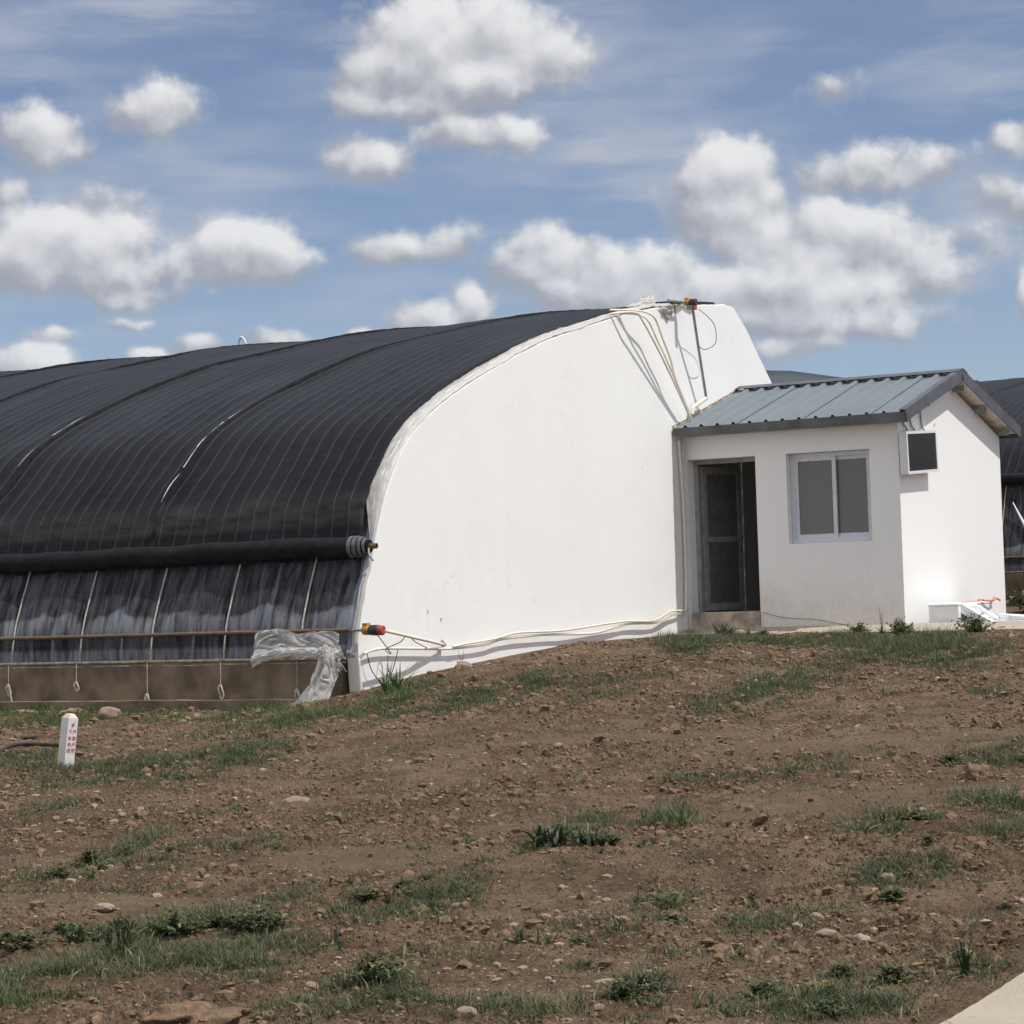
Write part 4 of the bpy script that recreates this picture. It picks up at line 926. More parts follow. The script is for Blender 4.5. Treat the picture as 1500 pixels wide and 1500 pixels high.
# ------------------------------------------------------------------ grass and weeds
PATCH = [(-17.49,19.59,0.45,0.75,1,0.12,'g'),(-16.54,19.61,0.44,0.65,0.9,0.1,'g'),(-15.6,19.72,0.44,0.56,0.8,0.09,'g'),(-14.4,19.45,0.42,0.61,0.8,0.1,'g'),(-13.19,18.7,0.4,0.64,0.9,0.12,'g'),(-12.61,18.68,0.33,0.56,0.7,0.12,'g'),(-12.64,19.46,0.27,0.69,0.7,0.16,'g'),(-11.92,18.58,0.39,0.69,0.6,0.1,'d'),(-16.95,18.98,0.37,0.62,0.6,0.1,'g'),(-13.3,17.52,0.51,0.63,0.7,0.08,'g'),(-13.01,18.1,0.52,0.6,0.7,0.08,'d'),(-14.3,15.82,0.31,0.67,0.9,0.1,'d'),(-13.04,15.01,0.4,0.7,0.9,0.1,'d'),(-12.5,15.07,0.34,0.59,0.9,0.1,'d'),(-11.9,15.12,0.33,0.68,1,0.12,'d'),(-11.78,15.52,0.28,1.01,1,0.12,'d'),(-11.55,15.77,0.2,0.72,0.8,0.1,'d'),(-12.16,14.4,0.49,0.46,0.8,0.08,'d'),(-12.85,20.31,0.21,0.51,0.5,0.1,'d'),(-11.65,19.27,0.26,0.67,0.7,0.1,'d'),(-11.51,19.68,0.3,0.7,0.8,0.1,'d'),(-11.57,20.48,0.28,0.67,0.7,0.09,'d'),(-11.01,20.17,0.34,0.64,0.5,0.08,'d'),(-10.4,19.73,0.2,0.6,0.7,0.09,'d'),(-11.19,18.63,0.26,0.41,0.5,0.08,'d'),(-10.19,18.92,0.32,0.41,0.5,0.07,'d'),(-10.57,20.65,0.34,0.66,0.4,0.07,'d'),(-11.81,24.31,0.22,1.6,1,0.16,'w'),(-11.69,24.99,0.4,1.06,0.55,0.14,'d'),(-11.3,25.29,0.4,0.95,0.55,0.13,'d'),(-10.6,24.87,0.39,0.79,0.7,0.1,'d'),(-10.2,25.15,0.32,1.02,0.8,0.14,'w'),(-9.3,24.11,0.37,1.45,1,0.16,'w'),(-8.63,23.56,0.29,1.17,0.9,0.14,'w'),(-8.51,24.07,0.26,1.41,1,0.2,'w'),(-8.12,24.06,0.37,0.79,0.6,0.08,'d'),(-7.66,23.56,0.28,0.75,0.5,0.08,'d'),(-8.39,22.29,0.41,0.79,0.55,0.1,'d'),(-8.68,21.92,0.34,0.78,0.55,0.1,'d'),(-8.69,20.95,0.33,0.79,0.55,0.11,'d'),(-8.67,20,0.32,0.73,0.55,0.11,'d'),(-8.59,19.2,0.28,0.67,0.9,0.1,'d'),(-8.63,18.4,0.3,0.56,0.8,0.09,'d'),(-8.79,18.19,0.18,0.36,0.5,0.08,'d'),(-7.59,21.64,0.4,0.72,0.5,0.08,'d'),(-10.1,22.24,0.36,0.66,0.5,0.07,'d'),(-6.44,19.2,0.12,0.36,0.7,0.1,'w'),(-6.73,11.93,0.11,0.43,0.6,0.12,'w'),(-6.67,12.33,0.14,0.39,0.7,0.1,'d'),(-6.54,12.62,0.21,0.41,0.9,0.11,'d'),(-6.26,12.66,0.1,0.52,1,0.16,'d'),(-6.57,11.33,0.12,0.24,0.7,0.08,'d'),(-6.54,10.91,0.11,0.23,0.7,0.08,'d'),(-6.37,10.34,0.14,0.25,0.8,0.09,'d'),(-6.38,10.03,0.16,0.24,0.9,0.1,'d'),(-6.39,9.72,0.17,0.23,0.8,0.09,'d'),(-6.6,9.66,0.12,0.23,0.7,0.1,'w'),(-7.11,9.85,0.14,0.21,0.7,0.08,'d'),(-7.09,10.07,0.11,0.19,0.6,0.08,'d'),(-6.99,9.16,0.2,0.26,0.8,0.1,'w'),(-6.94,8.78,0.16,0.28,0.8,0.12,'w'),(-6.96,8.41,0.19,0.3,0.9,0.12,'w'),(-7.13,8.27,0.13,0.2,0.7,0.1,'w'),(-6.46,8.57,0.22,0.29,0.9,0.09,'d'),(-6.41,8.15,0.24,0.27,1,0.09,'d'),(-6.44,7.81,0.26,0.26,1,0.09,'d'),(-6.59,7.6,0.23,0.25,0.9,0.09,'d'),(-6.68,7.4,0.17,0.27,0.9,0.1,'d'),(-6.39,6.99,0.11,0.2,1,0.14,'g'),(-6.26,7.33,0.22,0.16,0.7,0.08,'d'),(-5.81,7.79,0.1,0.16,0.7,0.1,'w'),(-5.39,7.36,0.16,0.14,0.8,0.1,'d'),(-5.22,7.48,0.11,0.19,0.7,0.1,'w'),(-5.34,7.95,0.14,0.24,0.9,0.12,'w'),(-5.23,7.69,0.14,0.17,0.8,0.1,'d'),(-4.69,7.67,0.13,0.16,0.8,0.1,'d'),(-4.46,7.75,0.13,0.19,0.9,0.1,'d'),(-4.62,7.83,0.13,0.14,0.7,0.1,'d'),(-4.24,7.68,0.13,0.11,0.6,0.08,'d'),(-4.23,8.3,0.08,0.18,0.8,0.12,'w'),(-5.01,9.42,0.12,0.2,0.7,0.1,'w'),(-5.07,10.14,0.13,0.22,0.7,0.09,'w'),(-5.03,10.34,0.13,0.19,0.6,0.07,'d'),(-4.97,9.69,0.13,0.15,0.5,0.07,'d'),(-4.42,9.48,0.12,0.16,0.7,0.07,'d'),(-4.37,9.75,0.14,0.2,0.8,0.08,'d'),(-4.36,10.11,0.14,0.21,0.8,0.09,'d'),(-4.31,10.49,0.16,0.22,0.9,0.1,'d'),(-4.22,10.81,0.17,0.23,0.9,0.1,'d'),(-4.19,11.21,0.21,0.24,0.9,0.1,'d'),(-4.09,11.44,0.14,0.21,0.7,0.08,'d'),(-4.93,12.34,0.12,0.35,0.6,0.12,'w'),(-4.87,12.73,0.14,0.37,0.7,0.12,'w'),(-4.72,12.13,0.15,0.24,0.5,0.08,'d'),(-4.57,13.43,0.16,0.34,0.7,0.12,'w'),(-4.29,13.19,0.12,0.44,0.8,0.12,'w'),(-4.09,12.34,0.15,0.29,0.8,0.1,'d'),(-5.38,15.7,0.19,0.4,0.6,0.09,'w'),(-5.14,15.55,0.14,0.54,0.7,0.1,'w'),(-5.32,16.26,0.15,0.34,0.6,0.08,'w'),(-6.33,14.59,0.16,0.29,0.7,0.1,'w'),(-6.29,15.17,0.17,0.31,0.7,0.08,'w'),(-6.09,15.83,0.1,0.25,0.6,0.07,'w'),(-6.46,14.26,0.18,0.21,0.4,0.06,'w'),(-7.02,14.37,0.14,0.3,0.6,0.08,'w'),(-6.7,14.23,0.14,0.25,0.5,0.07,'w'),(-3.43,8.04,0.15,0.18,0.9,0.1,'d'),(-3.3,8.21,0.15,0.2,0.9,0.1,'d'),(-3.16,8.25,0.13,0.18,0.8,0.08,'d'),(-3.45,8.44,0.13,0.14,0.7,0.09,'w'),(-3.12,8.59,0.13,0.14,0.7,0.07,'d'),(-3.04,8.75,0.11,0.12,0.7,0.08,'d'),(-3.53,7.89,0.15,0.13,0.8,0.09,'d'),(-3.18,8.99,0.1,0.18,0.8,0.12,'w'),(-2.99,9.04,0.08,0.1,0.5,0.06,'d'),(-3.7,7.84,0.13,0.11,0.7,0.08,'d'),(-8.94,10.26,0.2,0.25,0.6,0.1,'w'),(-8.94,10.01,0.13,0.34,0.8,0.12,'w'),(-9.03,10.49,0.16,0.26,0.6,0.1,'w'),(-9.21,11.28,0.13,0.46,0.7,0.12,'w'),(-8.57,10.58,0.14,0.3,0.6,0.1,'w'),(-8.51,11.25,0.25,0.27,0.6,0.08,'w'),(-8.24,11.29,0.12,0.22,0.6,0.07,'w'),(-11.15,12.67,0.17,0.37,0.7,0.1,'w'),(-12.09,13.6,0.21,0.42,0.4,0.06,'d'),(-8.09,9.84,0.22,0.18,0.4,0.06,'d'),(-8.4,9.31,0.14,0.21,0.5,0.08,'w'),(-8.58,12.51,0.13,0.26,0.4,0.08,'w'),(-9.09,13.92,0.1,0.23,0.5,0.07,'w'),(-7.9,12.44,0.11,0.18,0.3,0.06,'w'),(-7.18,11.21,0.08,0.2,0.5,0.09,'w'),(-5.64,8.73,0.15,0.15,0.4,0.06,'w'),(-5.72,8.79,0.06,0.13,0.4,0.08,'w'),(-4.65,8.55,0.14,0.14,0.4,0.06,'d'),(-4.99,7.71,0.16,0.17,0.6,0.09,'d'),(-6.1,8.59,0.18,0.19,0.5,0.08,'w'),(-5.26,8.68,0.18,0.15,0.4,0.06,'d'),(-4.39,8.92,0.17,0.14,0.4,0.07,'d'),(-3.95,8.03,0.16,0.16,0.7,0.1,'w'),(-3.7,10.25,0.16,0.17,0.4,0.07,'d'),(-3.73,10.8,0.13,0.18,0.4,0.07,'d'),(-8.21,10.28,0.19,0.24,0.4,0.07,'d'),(-9.57,12.58,0.23,0.27,0.35,0.06,'d'),(-7.08,11.74,0.16,0.21,0.4,0.06,'w'),(-5.44,11.53,0.19,0.19,0.35,0.06,'d'),(-5.77,12.73,0.16,0.22,0.3,0.05,'d'),(-10.15,15.8,0.28,0.4,0.3,0.05,'d'),(-9.1,15.74,0.27,0.28,0.3,0.05,'d'),(-9.59,13.4,0.24,0.3,0.3,0.05,'d'),(-6.69,7.89,0.27,0.24,0.7,0.12,'w'),(-6.16,8.06,0.24,0.23,0.7,0.1,'w'),(-6.26,9.45,0.2,0.18,0.5,0.1,'w'),(-6.28,10.05,0.17,0.2,0.6,0.12,'w'),(-4.3,9.59,0.18,0.16,0.5,0.09,'w')]
def blades(name, x, y, hgt, wid, lean, rnd, mat, broad=.55, seed=1, z=None):
    r = np.random.default_rng(seed); n = len(x); z = ground_h(x, y) - .006 if z is None else z
    az = r.uniform(0, 2 * PI, n); dx = np.cos(az); dy = np.sin(az); wx = -dy; wy = dx
    tw = r.uniform(-.9, .9, n); c, s = np.cos(tw), np.sin(tw); wx, wy = wx * c + dx * s, wy * c + dy * s
    P = lambda t, w: np.stack([x + dx * lean * hgt * t ** 1.7 + wx * wid * w, y + dy * lean * hgt * t ** 1.7 + wy * wid * w, z + hgt * t * (1 - .32 * lean * t)], -1)
    V = np.stack([P(0., -.35), P(0., .35), P(.5, -broad), P(.5, broad), P(1., 0)], 1).reshape(-1, 3)
    b = np.arange(n)[:, None] * 5
    Q = b + np.array([[0, 1, 3, 2]]); T = b + np.array([[2, 3, 4]])
    me = np_mesh(name, V, Q, T, MT[mat], False, {'rnd': np.repeat(rnd, 5)})
    return me
def grow(types, k, seed, tuft, spread):
    r = np.random.default_rng(seed); X = []; Y = []; Hh_ = []; D = []
    for (cx, cy, ra, rd, dn, h, ty) in PATCH:
        if ty not in types: continue
        dist = math.hypot(cx, cy); nt = int(k * dn * ra * rd * (11. / dist) ** .5 * 3.1 / tuft) + 2
        u = r.normal(0, .9, nt) * ra; v = r.normal(0, .9, nt) * rd
        tx = cx + u * CS - v * SN; ty_ = cy + u * SN + v * CS; hs = h * r.uniform(.3, 1.0, nt) ** 1.3 * 1.35 * np.clip(1.15 - .3 * ((u / ra) ** 2 + (v / rd) ** 2), .4, 1)
        X.append(np.repeat(tx, tuft) + r.normal(0, spread, nt * tuft)); Y.append(np.repeat(ty_, tuft) + r.normal(0, spread, nt * tuft)); Hh_.append(np.repeat(hs, tuft) * r.uniform(.4, 1.1, nt * tuft)); D.append(np.full(nt * tuft, dist))
    X = np.concatenate(X); Y = np.concatenate(Y); H_ = np.concatenate(Hh_); D = np.concatenate(D)
    ok = (Y < 27.6) & ((X > -13.52) | (Y < 20.02)) & (X < -2.86) & (r.random(len(X)) < np.clip(.60 + (types == 'g') * .3 + 1.6 * gn(X * 1.4, Y * 1.4, 170) + 1.9 * gn(X * 4.5, Y * 4.5, 171), .04, 1))
    return X[ok], Y[ok], H_[ok], D[ok], r
def grass_obj(name, types, k, seed, tuft, spread, wid, lean, mat, broad, hs=1.):
    x, y, h, d, r = grow(types, k, seed, tuft, spread); n = len(x)
    me = blades(name, x, y, h * hs, wid * r.uniform(.6, 1.4, n) * (1 + .035 * d), r.uniform(*lean, n), np.clip(r.beta(1.5, 1.9, n) * .7 + .3 * (.5 + gn(x * 2, y * 2, 172)) + (r.random(n) > .93) * .6, 0, 1), mat, broad, seed)
    return tag(link(name, me), kind='stuff')
grass_obj('grass', 'dw', 19000, 1, 9, .06, .0017, (.15, 1.3), 'grass', .5)
grass_obj('fresh_grass', 'g', 9000, 2, 9, .04, .0022, (.2, 1.0), 'grass_lush', .5)
grass_obj('low_weeds', 'wd', 5200, 3, 7, .04, .0042, (.6, 1.7), 'weed', .7, .7)
# dry stalks and sprigs thinly over the bare soil
r = np.random.default_rng(8); n = 60000
a = np.radians(r.uniform(-16, 16, n)); d = 6.3 + r.random(n) ** .85 * 21; th = math.radians(30)
x = d * (np.sin(a) * math.cos(th) - np.cos(a) * math.sin(th)); y = d * (np.sin(a) * math.sin(th) + np.cos(a) * math.cos(th))
ok = (y < 27.6) & ((x > -13.4) | (y < 19.9)) & (x < -2.95) & (r.random(n) < np.clip((.34 + 1.3 * gn(x * .7, y * .7, 160) + 1.3 * gn(x * 2.5, y * 2.5, 161)) * (1 - .6 * smooth_strip(x, y)), .02, 1)); x, y, d = x[ok], y[ok], d[ok]
x = np.repeat(x, 4) + r.normal(0, .018, len(x) * 4); y = np.repeat(y, 4) + r.normal(0, .018, len(x)); n = len(x)
tag(link('dry_sprigs', blades('dry_sprigs', x, y, r.uniform(.012, .05, n) * r.uniform(.6, 1.7, n), r.uniform(.0016, .0045, n), r.uniform(.5, 2.2, n), np.clip(r.beta(2, 2.6, n) + (r.random(n) > .86) * .5, 0, 1), 'grass', .6, 9)), kind='stuff')

def leaf(V, F, R, base, az, length, width, rise, droop, lobes, rnd, seg=8, curl=0.):
    """one leaf: a strip whose edge may be toothed; adds to lists"""
    d = Vector((math.cos(az), math.sin(az), 0)); w = Vector((-d.y, d.x, 0)); b = len(V); p = Vector(base); ang = rise
    for i in range(seg + 1):
        t = i / seg; wd = width * (math.sin(PI * min(1, t * .9 + .1)) ** .8) * (1 - .2 * t) if not lobes else width * (1 - t) ** .5 * (.35 + .65 * (i % 2)) * min(1, .3 + 2.5 * t)
        if i == seg: wd = .001
        fold = Vector((0, 0, wd * .35)) 
        V += [tuple(p - w * wd + fold), tuple(p), tuple(p + w * wd + fold)]; R += [rnd] * 3
        if i < seg:
            k = b + i * 3; F += [(k, k + 1, k + 4, k + 3), (k + 1, k + 2, k + 5, k + 4)]
        p = p + (d * math.cos(ang) + Vector((0, 0, 1)) * math.sin(ang)) * (length / seg); ang -= droop / seg
        d = (d + w * curl / seg).normalized(); w = Vector((-d.y, d.x, 0))
def weed_mesh(kind, seed):
    q = random.Random(seed); V = []; F = []; R = []
    if kind == 'thistle':
        for i in range(26):
            up = i < 9; leaf(V, F, R, (q.uniform(-.02, .02), q.uniform(-.02, .02), 0), q.uniform(0, 6.28), q.uniform(.14, .22) if up else q.uniform(.12, .24), q.uniform(.013, .022), q.uniform(1.15, 1.5) if up else q.uniform(.35, .9), q.uniform(.1, .6) if up else q.uniform(.5, 1.3), True, q.random(), 12, q.uniform(-.4, .4))
        for i in range(5):
            a = q.uniform(0, 6.28); t = q.uniform(.02, .06); h = q.uniform(.16, .26)
            for k in range(7): leaf(V, F, R, (math.cos(a) * t * (.3 + k / 7), math.sin(a) * t * (.3 + k / 7), h * (k + .5) / 7), q.uniform(0, 6.28), .055, .009, .9, .6, True, q.random() * .7, 6)
            leaf(V, F, R, (math.cos(a) * t * .3, math.sin(a) * t * .3, 0), a, h, .006, 1.45, .1, False, .3, 5)
    elif kind == 'dock':
        for i in range(46): leaf(V, F, R, (q.uniform(-.09, .09), q.uniform(-.07, .07), 0), q.uniform(0, 6.28), q.uniform(.10, .22), q.uniform(.008, .017), q.uniform(.6, 1.5), q.uniform(.3, 1.8), False, q.random() ** 1.3, 8, q.uniform(-.5, .5))
    elif kind == 'bush':
        for s_ in range(46):
            a = q.uniform(0, 6.28); t = q.uniform(.03, .30); h = q.uniform(.07, .24) * (1.15 - 1.6 * t)
            for k in range(15):
                f = (k + 1) / 15; leaf(V, F, R, (math.cos(a) * t * f + q.uniform(-.02, .02), math.sin(a) * t * f + q.uniform(-.02, .02), h * f), q.uniform(0, 6.28), q.uniform(.035, .07), q.uniform(.010, .020), q.uniform(-.1, .9), q.uniform(.2, 1.2), False, q.random(), 4)
            leaf(V, F, R, (0, 0, 0), a, math.hypot(t, h), .004, math.atan2(h, t), 0, False, .3, 3)
    elif kind == 'stalk':
        for s_ in range(4):
            a = q.uniform(0, 6.28); h = q.uniform(.25, .42)
            for k in range(12): f = (k + 1) / 12; leaf(V, F, R, (math.cos(a) * .06 * f, math.sin(a) * .06 * f, h * f), q.uniform(0, 6.28), .06 * (1.1 - f), .006, q.uniform(.2, 1), .5, False, q.random() * .8 + .1, 3)
            leaf(V, F, R, (0, 0, 0), a, h, .004, 1.42, 0, False, .4, 3)
        for i in range(14): leaf(V, F, R, (0, 0, 0), q.uniform(0, 6.28), q.uniform(.1, .2), .010, q.uniform(.8, 1.4), q.uniform(.3, 1.2), False, q.random(), 6)
    elif kind == 'spear':
        for i in range(30): leaf(V, F, R, (q.uniform(-.05, .05), q.uniform(-.05, .05), 0), q.uniform(0, 6.28), q.uniform(.14, .3), q.uniform(.006, .012), q.uniform(.9, 1.45), q.uniform(.2, 1.4), False, q.random(), 7, q.uniform(-.3, .3))
    elif kind == 'sprout':
        for i in range(q.randint(14, 26)): leaf(V, F, R, (q.uniform(-.03, .03), q.uniform(-.03, .03), 0), q.uniform(0, 6.28), q.uniform(.03, .085), q.uniform(.0025, .0065), q.uniform(.5, 1.4), q.uniform(.3, 1.2), q.random() < .3, q.random(), 5, q.uniform(-.4, .4))
    V = np.array(V); F = np.array(F)
    return np_mesh(kind, V, F, None, MT['weed_dark' if kind in ('dock', 'thistle') else ('grass_lush' if kind == 'spear' else 'weed')], False, {'rnd': R})
def weed(name, kind, x, y, sc, seed, label, cat='weed', group=None):
    o = link(name, weed_mesh(kind, seed)); o.location = (x, y, gz(x, y) - .01); o.scale = (sc,) * 3; o.rotation_euler = (0, 0, seed * 1.7)
    return tag(o, label, cat, group)
weed('broadleaf_weed', 'dock', -6.47, 11.5, 1.15, 3, 'dark upright broad-leaved weed at the left end of the grassy strip in mid-field')
weed('broadleaf_weed', 'dock', -6.28, 11.62, .85, 4, 'lower broad-leaved weed right beside the dark upright one in mid-field')
weed('thistle', 'thistle', -6.74, 8.10, .85, 5, 'tall dark spiny thistle standing in the left foreground weeds', 'thistle')
weed('thistle', 'thistle', -6.93, 8.22, .55, 6, 'low thistle rosette left of the tall thistle', 'thistle')
weed('thistle', 'thistle', -3.09, 8.78, .72, 7, 'spiny thistle in the right foreground near the concrete path', 'thistle')
weed('bushy_weed', 'bush', -9.05, 26.6, 1.0, 8, 'dark bushy weed in front of the foam box at the pavement edge')
weed('bushy_weed', 'bush', -10.15, 27.0, .8, 9, 'bright bushy weed in front of the hut corner at the pavement edge')
weed('bushy_weed', 'bush', -10.75, 27.1, .7, 10, 'low spreading bushy weed left of the hut corner')
weed('bushy_weed', 'bush', -9.85, 26.3, .8, 11, 'small round bushy weed lying farthest forward below the hut corner')
weed('tall_weed', 'stalk', -10.5, 27.3, .95, 12, 'thin tall stalk weed rising against the shaded hut wall')
weed('broadleaf_weed', 'dock', -12.15, 26.2, 1.1, 13, 'broad-leaved weed growing below the left end of the pavement')
weed('tall_weed', 'spear', -13.0, 20.0, 1.25, 14, 'bright green spear-leaved plant at the corner of the end wall', 'plant')
weed('tall_weed', 'stalk', -13.15, 20.05, 1.2, 15, 'seeding stalk among bright grass at the corner of the end wall', 'plant')
weed('tall_weed', 'stalk', -13.35, 21.9, .7, 16, 'dry little stalk plant against the foot of the white wall', 'plant')
weed('bushy_weed', 'bush', -6.88, 8.66, .55, 17, 'bushy weed behind the tall thistle in the left foreground')
weed('bushy_weed', 'bush', -6.55, 8.85, .6, 18, 'spreading leafy weed right of and behind the tall thistle')
weed('tall_weed', 'spear', -6.0, 12.3, .8, 19, 'clump of stiff dark blades at the right end of the mid-field strip')
weed('thistle', 'thistle', -4.9, 9.3, .6, 20, 'dark thistle rosette in the centre of the lower field', 'thistle')
weed('broadleaf_weed', 'dock', -4.15, 8.15, .6, 21, 'broad-leaved weed low in the right foreground, beside the flat grey stone')
weed('bushy_weed', 'bush', -5.25, 7.85, .6, 22, 'leafy weed at the bottom edge right of the round stone')
weed('thistle', 'thistle', -5.15, 10.0, .45, 23, 'small dark rosette weed above the dark thistle in the lower field', 'thistle')
weed('bushy_weed', 'bush', -10.35, 33.3, 1.9, 24, 'green bush in the gap between the hut and the farther greenhouse', 'bush')
weed('bushy_weed', 'bush', -10.05, 34.1, 2.2, 25, 'lower bush against the footing of the farther greenhouse', 'bush')
weed('bushy_weed', 'bush', -9.95, 28.75, .55, 26, 'little green weed growing between the foam box and the leaning lid')
weed('broadleaf_weed', 'dock', -13.45, 27.95, .5, 27, 'fresh green seedling at the corner between end wall and pavement')
LEAFY = [weed_mesh('bush', 60 + i) for i in range(4)] + [weed_mesh('thistle', 70 + i) for i in range(3)] + [weed_mesh('spear', 80 + i) for i in range(2)]
def cluster(label, group, spots, seed):
    q = random.Random(seed)
    for cx, cy, ra, rd, n in spots:
        for i in range(n):
            u, v = q.gauss(0, .6) * ra, q.gauss(0, .6) * rd; x_, y_ = cx + u * CS - v * SN, cy + u * SN + v * CS
            if y_ > 27.5 or x_ > -3.0 or (x_ < -13.3 and y_ > 19.6): continue
            o = link('leafy_weed', q.choice(LEAFY)); o.location = (x_, y_, gz(x_, y_) - .008); s_ = q.uniform(.14, .40) * (1 + .025 * math.hypot(x_, y_)); o.scale = (s_ * q.uniform(.8, 1.3), s_, s_ * q.uniform(.45, .85)); o.rotation_euler = (0, 0, q.uniform(0, 6.28))
            tag(o, label, 'weed', group)
cluster('low leafy weed in the dense weed patch of the left foreground', 'leafy weeds of the left foreground patch', [(-6.9, 8.45, .45, .45, 9), (-6.5, 8.8, .3, .35, 5), (-7.3, 8.1, .4, .3, 4), (-8.6, 9.95, .35, .4, 4), (-8.95, 10.6, .4, .4, 3), (-8.9, 11.2, .2, .4, 2)], 21)
cluster('low leafy weed in the diagonal grassy strip across mid-field', 'leafy weeds of the mid-field strip', [(-6.35, 11.7, .4, .4, 5), (-6.0, 12.3, .3, .4, 3), (-6.75, 10.4, .4, .4, 4), (-6.7, 9.7, .3, .3, 3), (-5.9, 11.2, .3, .3, 2)], 22)
cluster('low leafy weed in the grassy patches on the right side of the field', 'leafy weeds of the right-hand patches', [(-4.3, 10.3, .6, .5, 5), (-4.7, 12.3, .4, .6, 4), (-4.3, 13.2, .4, .6, 4), (-4.9, 15.0, .4, .6, 3), (-5.9, 14.6, .5, .5, 3)], 23)
cluster('low leafy weed along the bottom edge of the field', 'leafy weeds along the bottom edge', [(-5.2, 7.85, .4, .3, 4), (-3.5, 8.3, .4, .3, 5), (-4.3, 8.0, .4, .25, 3), (-4.9, 9.2, .5, .4, 4), (-5.2, 10.2, .4, .3, 3)], 24)
cluster('low leafy weed in the green strip below the pavement of the hut', 'leafy weeds below the pavement', [(-12.2, 26.5, .8, .9, 5), (-10.6, 26.4, .9, .8, 6), (-9.6, 25.6, .9, .9, 6), (-8.6, 25.6, .8, .9, 3), (-10.6, 23.6, .8, 1., 5), (-9.9, 24.6, .7, .8, 3)], 25)
SPR = [weed_mesh('sprout', 40 + i) for i in range(6)]
TUFTS = [(-11.0,12.5),(-9.11,11.15),(-8.85,9.9),(-8.35,11.06),(-8.13,11.18),(-8.88,10.35),(-8.48,12.37),(-9.05,13.85),(-7.87,12.35),(-7.11,11.11),(-8.04,13.17),(-10.97,15.69),(-10.19,19.06),(-5.8,11.71),(-6.92,14.21),(-6.65,14.14),(-6.42,14.17),(-6.26,14.44),(-6.24,15.04),(-6.05,15.72),(-5.38,15.18),(-4.42,13.04),(-4.83,12.15),(-4.9,12.59),(-4.84,12.86),(-4.07,11.17),(-5.29,10.48),(-4.95,9.34),(-4.96,9.97),(-5.04,8.9),(-4.31,7.86),(-4.16,8.98),(-3.48,8.16),(-3.41,8.38),(-4.68,8.61),(-6.92,9.08),(-6.57,9.57),(-6.65,9.55),(-3.99,12.12),(-4.57,13.43),(-5.24,15.71),(-6.68,10.49),(-5.38,8.89),(-5.59,8.66),(-4.32,8.34),(-4.64,10.23)]
RS = random.Random(3)
for i in range(60):
    a = math.radians(RS.uniform(-12.5, 12.5)); d_ = RS.uniform(8, 21); TUFTS.append((d_ * math.sin(a - math.radians(30)), d_ * math.cos(a - math.radians(30))))
for i, (x_, y_) in enumerate(TUFTS):
    if x_ > -2.95 or (x_ < -13.4 and y_ > 19.5): continue
    o = link('weed_sprout', SPR[i % 6]); o.location = (x_, y_, gz(x_, y_) - .005); s_ = RS.uniform(.7, 1.5) * (1 if i < 46 else .75); o.scale = (s_, s_, s_ * RS.uniform(.8, 1.2)); o.rotation_euler = (0, 0, RS.uniform(0, 6.28))
    tag(o, 'small green weed sprout alone on the bare brown soil', 'weed sprout', 'weed sprouts dotted over the tilled soil')
# yellow flowers in the grass by the pavement
V = []; Q = []; q = random.Random(5)
for i in range(34):
    x_, y_ = (q.uniform(-11.6, -8.2), q.uniform(26.2, 27.7)) if i < 28 else (q.uniform(-3.7, -3.0), q.uniform(8.0, 9.0))
    z_ = gz(x_, y_) + q.uniform(.05, .12); s_ = q.uniform(.009, .016) * (1 if i < 28 else .45); k = len(V)
    for t in range(6): V.append((x_ + s_ * math.cos(t * 1.047), y_ + s_ * math.sin(t * 1.047), z_ + s_ * .4 * (t % 2)))
    V.append((x_, y_, z_ - s_ * .6)); Q += [(k + t, k + (t + 1) % 6, k + 6) for t in range(6)]
tag(link('flowers', np_mesh('flowers', V, None, Q, MT['flower'], False)), kind='stuff')

# ------------------------------------------------------------------ hills far behind
m = MAT('wooded_hill', .95, .05); f = m.noise(.012, 6, m.node('ShaderNodeNewGeometry').outputs['Position'], .65)
m.base(m.mix(m.ramp(f, .4, .6, 0, 1), (.012, .02, .018), (.05, .05, .04)))
az = np.radians(np.linspace(-75, 60, 240)); V = []
for a in az:
    ad = math.degrees(a)
    top = 184 + 5 * float(gn(ad * 1.3, 1, 201)) + 2.5 * float(gn(ad * 7, 1, 202)) + 54 * math.exp(-((ad + 26.) / 6.) ** 2)
    for r_, hf in ((1700, -.02), (1950, .45), (2200, .8), (2420, .985), (2500, 1.), (2700, .7), (3300, -.02)):
        V.append((r_ * math.sin(a), r_ * math.cos(a), top * hf + (12 * float(gn(ad * .8, r_ * .01, 203)) if .3 < hf < .95 else 0)))
tag(link('hills', np_mesh('hills', V, gridq(240, 7), None, m.m, True)), kind='structure')

SUN_E, SKY_S, SKY_SAT, SKY_V, EXPO = 3.8, .1, 1.0, .9, 0.0
HAZE = .9e-4

# ------------------------------------------------------------------ sky, sun
SUN = Vector((.53, .012, .86)).normalized()
sl = bpy.data.lights.new('sun', 'SUN'); sl.energy = SUN_E; sl.angle = math.radians(.53); sl.color = (1., .968, .92)
so_ = bpy.data.objects.new('sun', sl); COL.objects.link(so_); so_.rotation_euler = (-SUN).to_track_quat('-Z', 'Y').to_euler(); so_.location = (20, 5, 40)
W = bpy.data.worlds.new('World'); S.world = W; W.use_nodes = True; nt = W.node_tree; N = nt.nodes; LK = nt.links
for n_ in list(N): N.remove(n_)
def nd(t, tree=None, **k):
    n_ = (tree or nt).nodes.new(t)
    for a_, b_ in k.items(): setattr(n_, a_, b_)
    return n_
sky = nd('ShaderNodeTexSky', sky_type='NISHITA'); sky.sun_disc = False; sky.sun_elevation = math.asin(SUN.z); sky.sun_rotation = math.atan2(SUN.x, SUN.y)
sky.altitude = 1500; sky.air_density = 1.0; sky.dust_density = .6; sky.ozone_density = 1.5
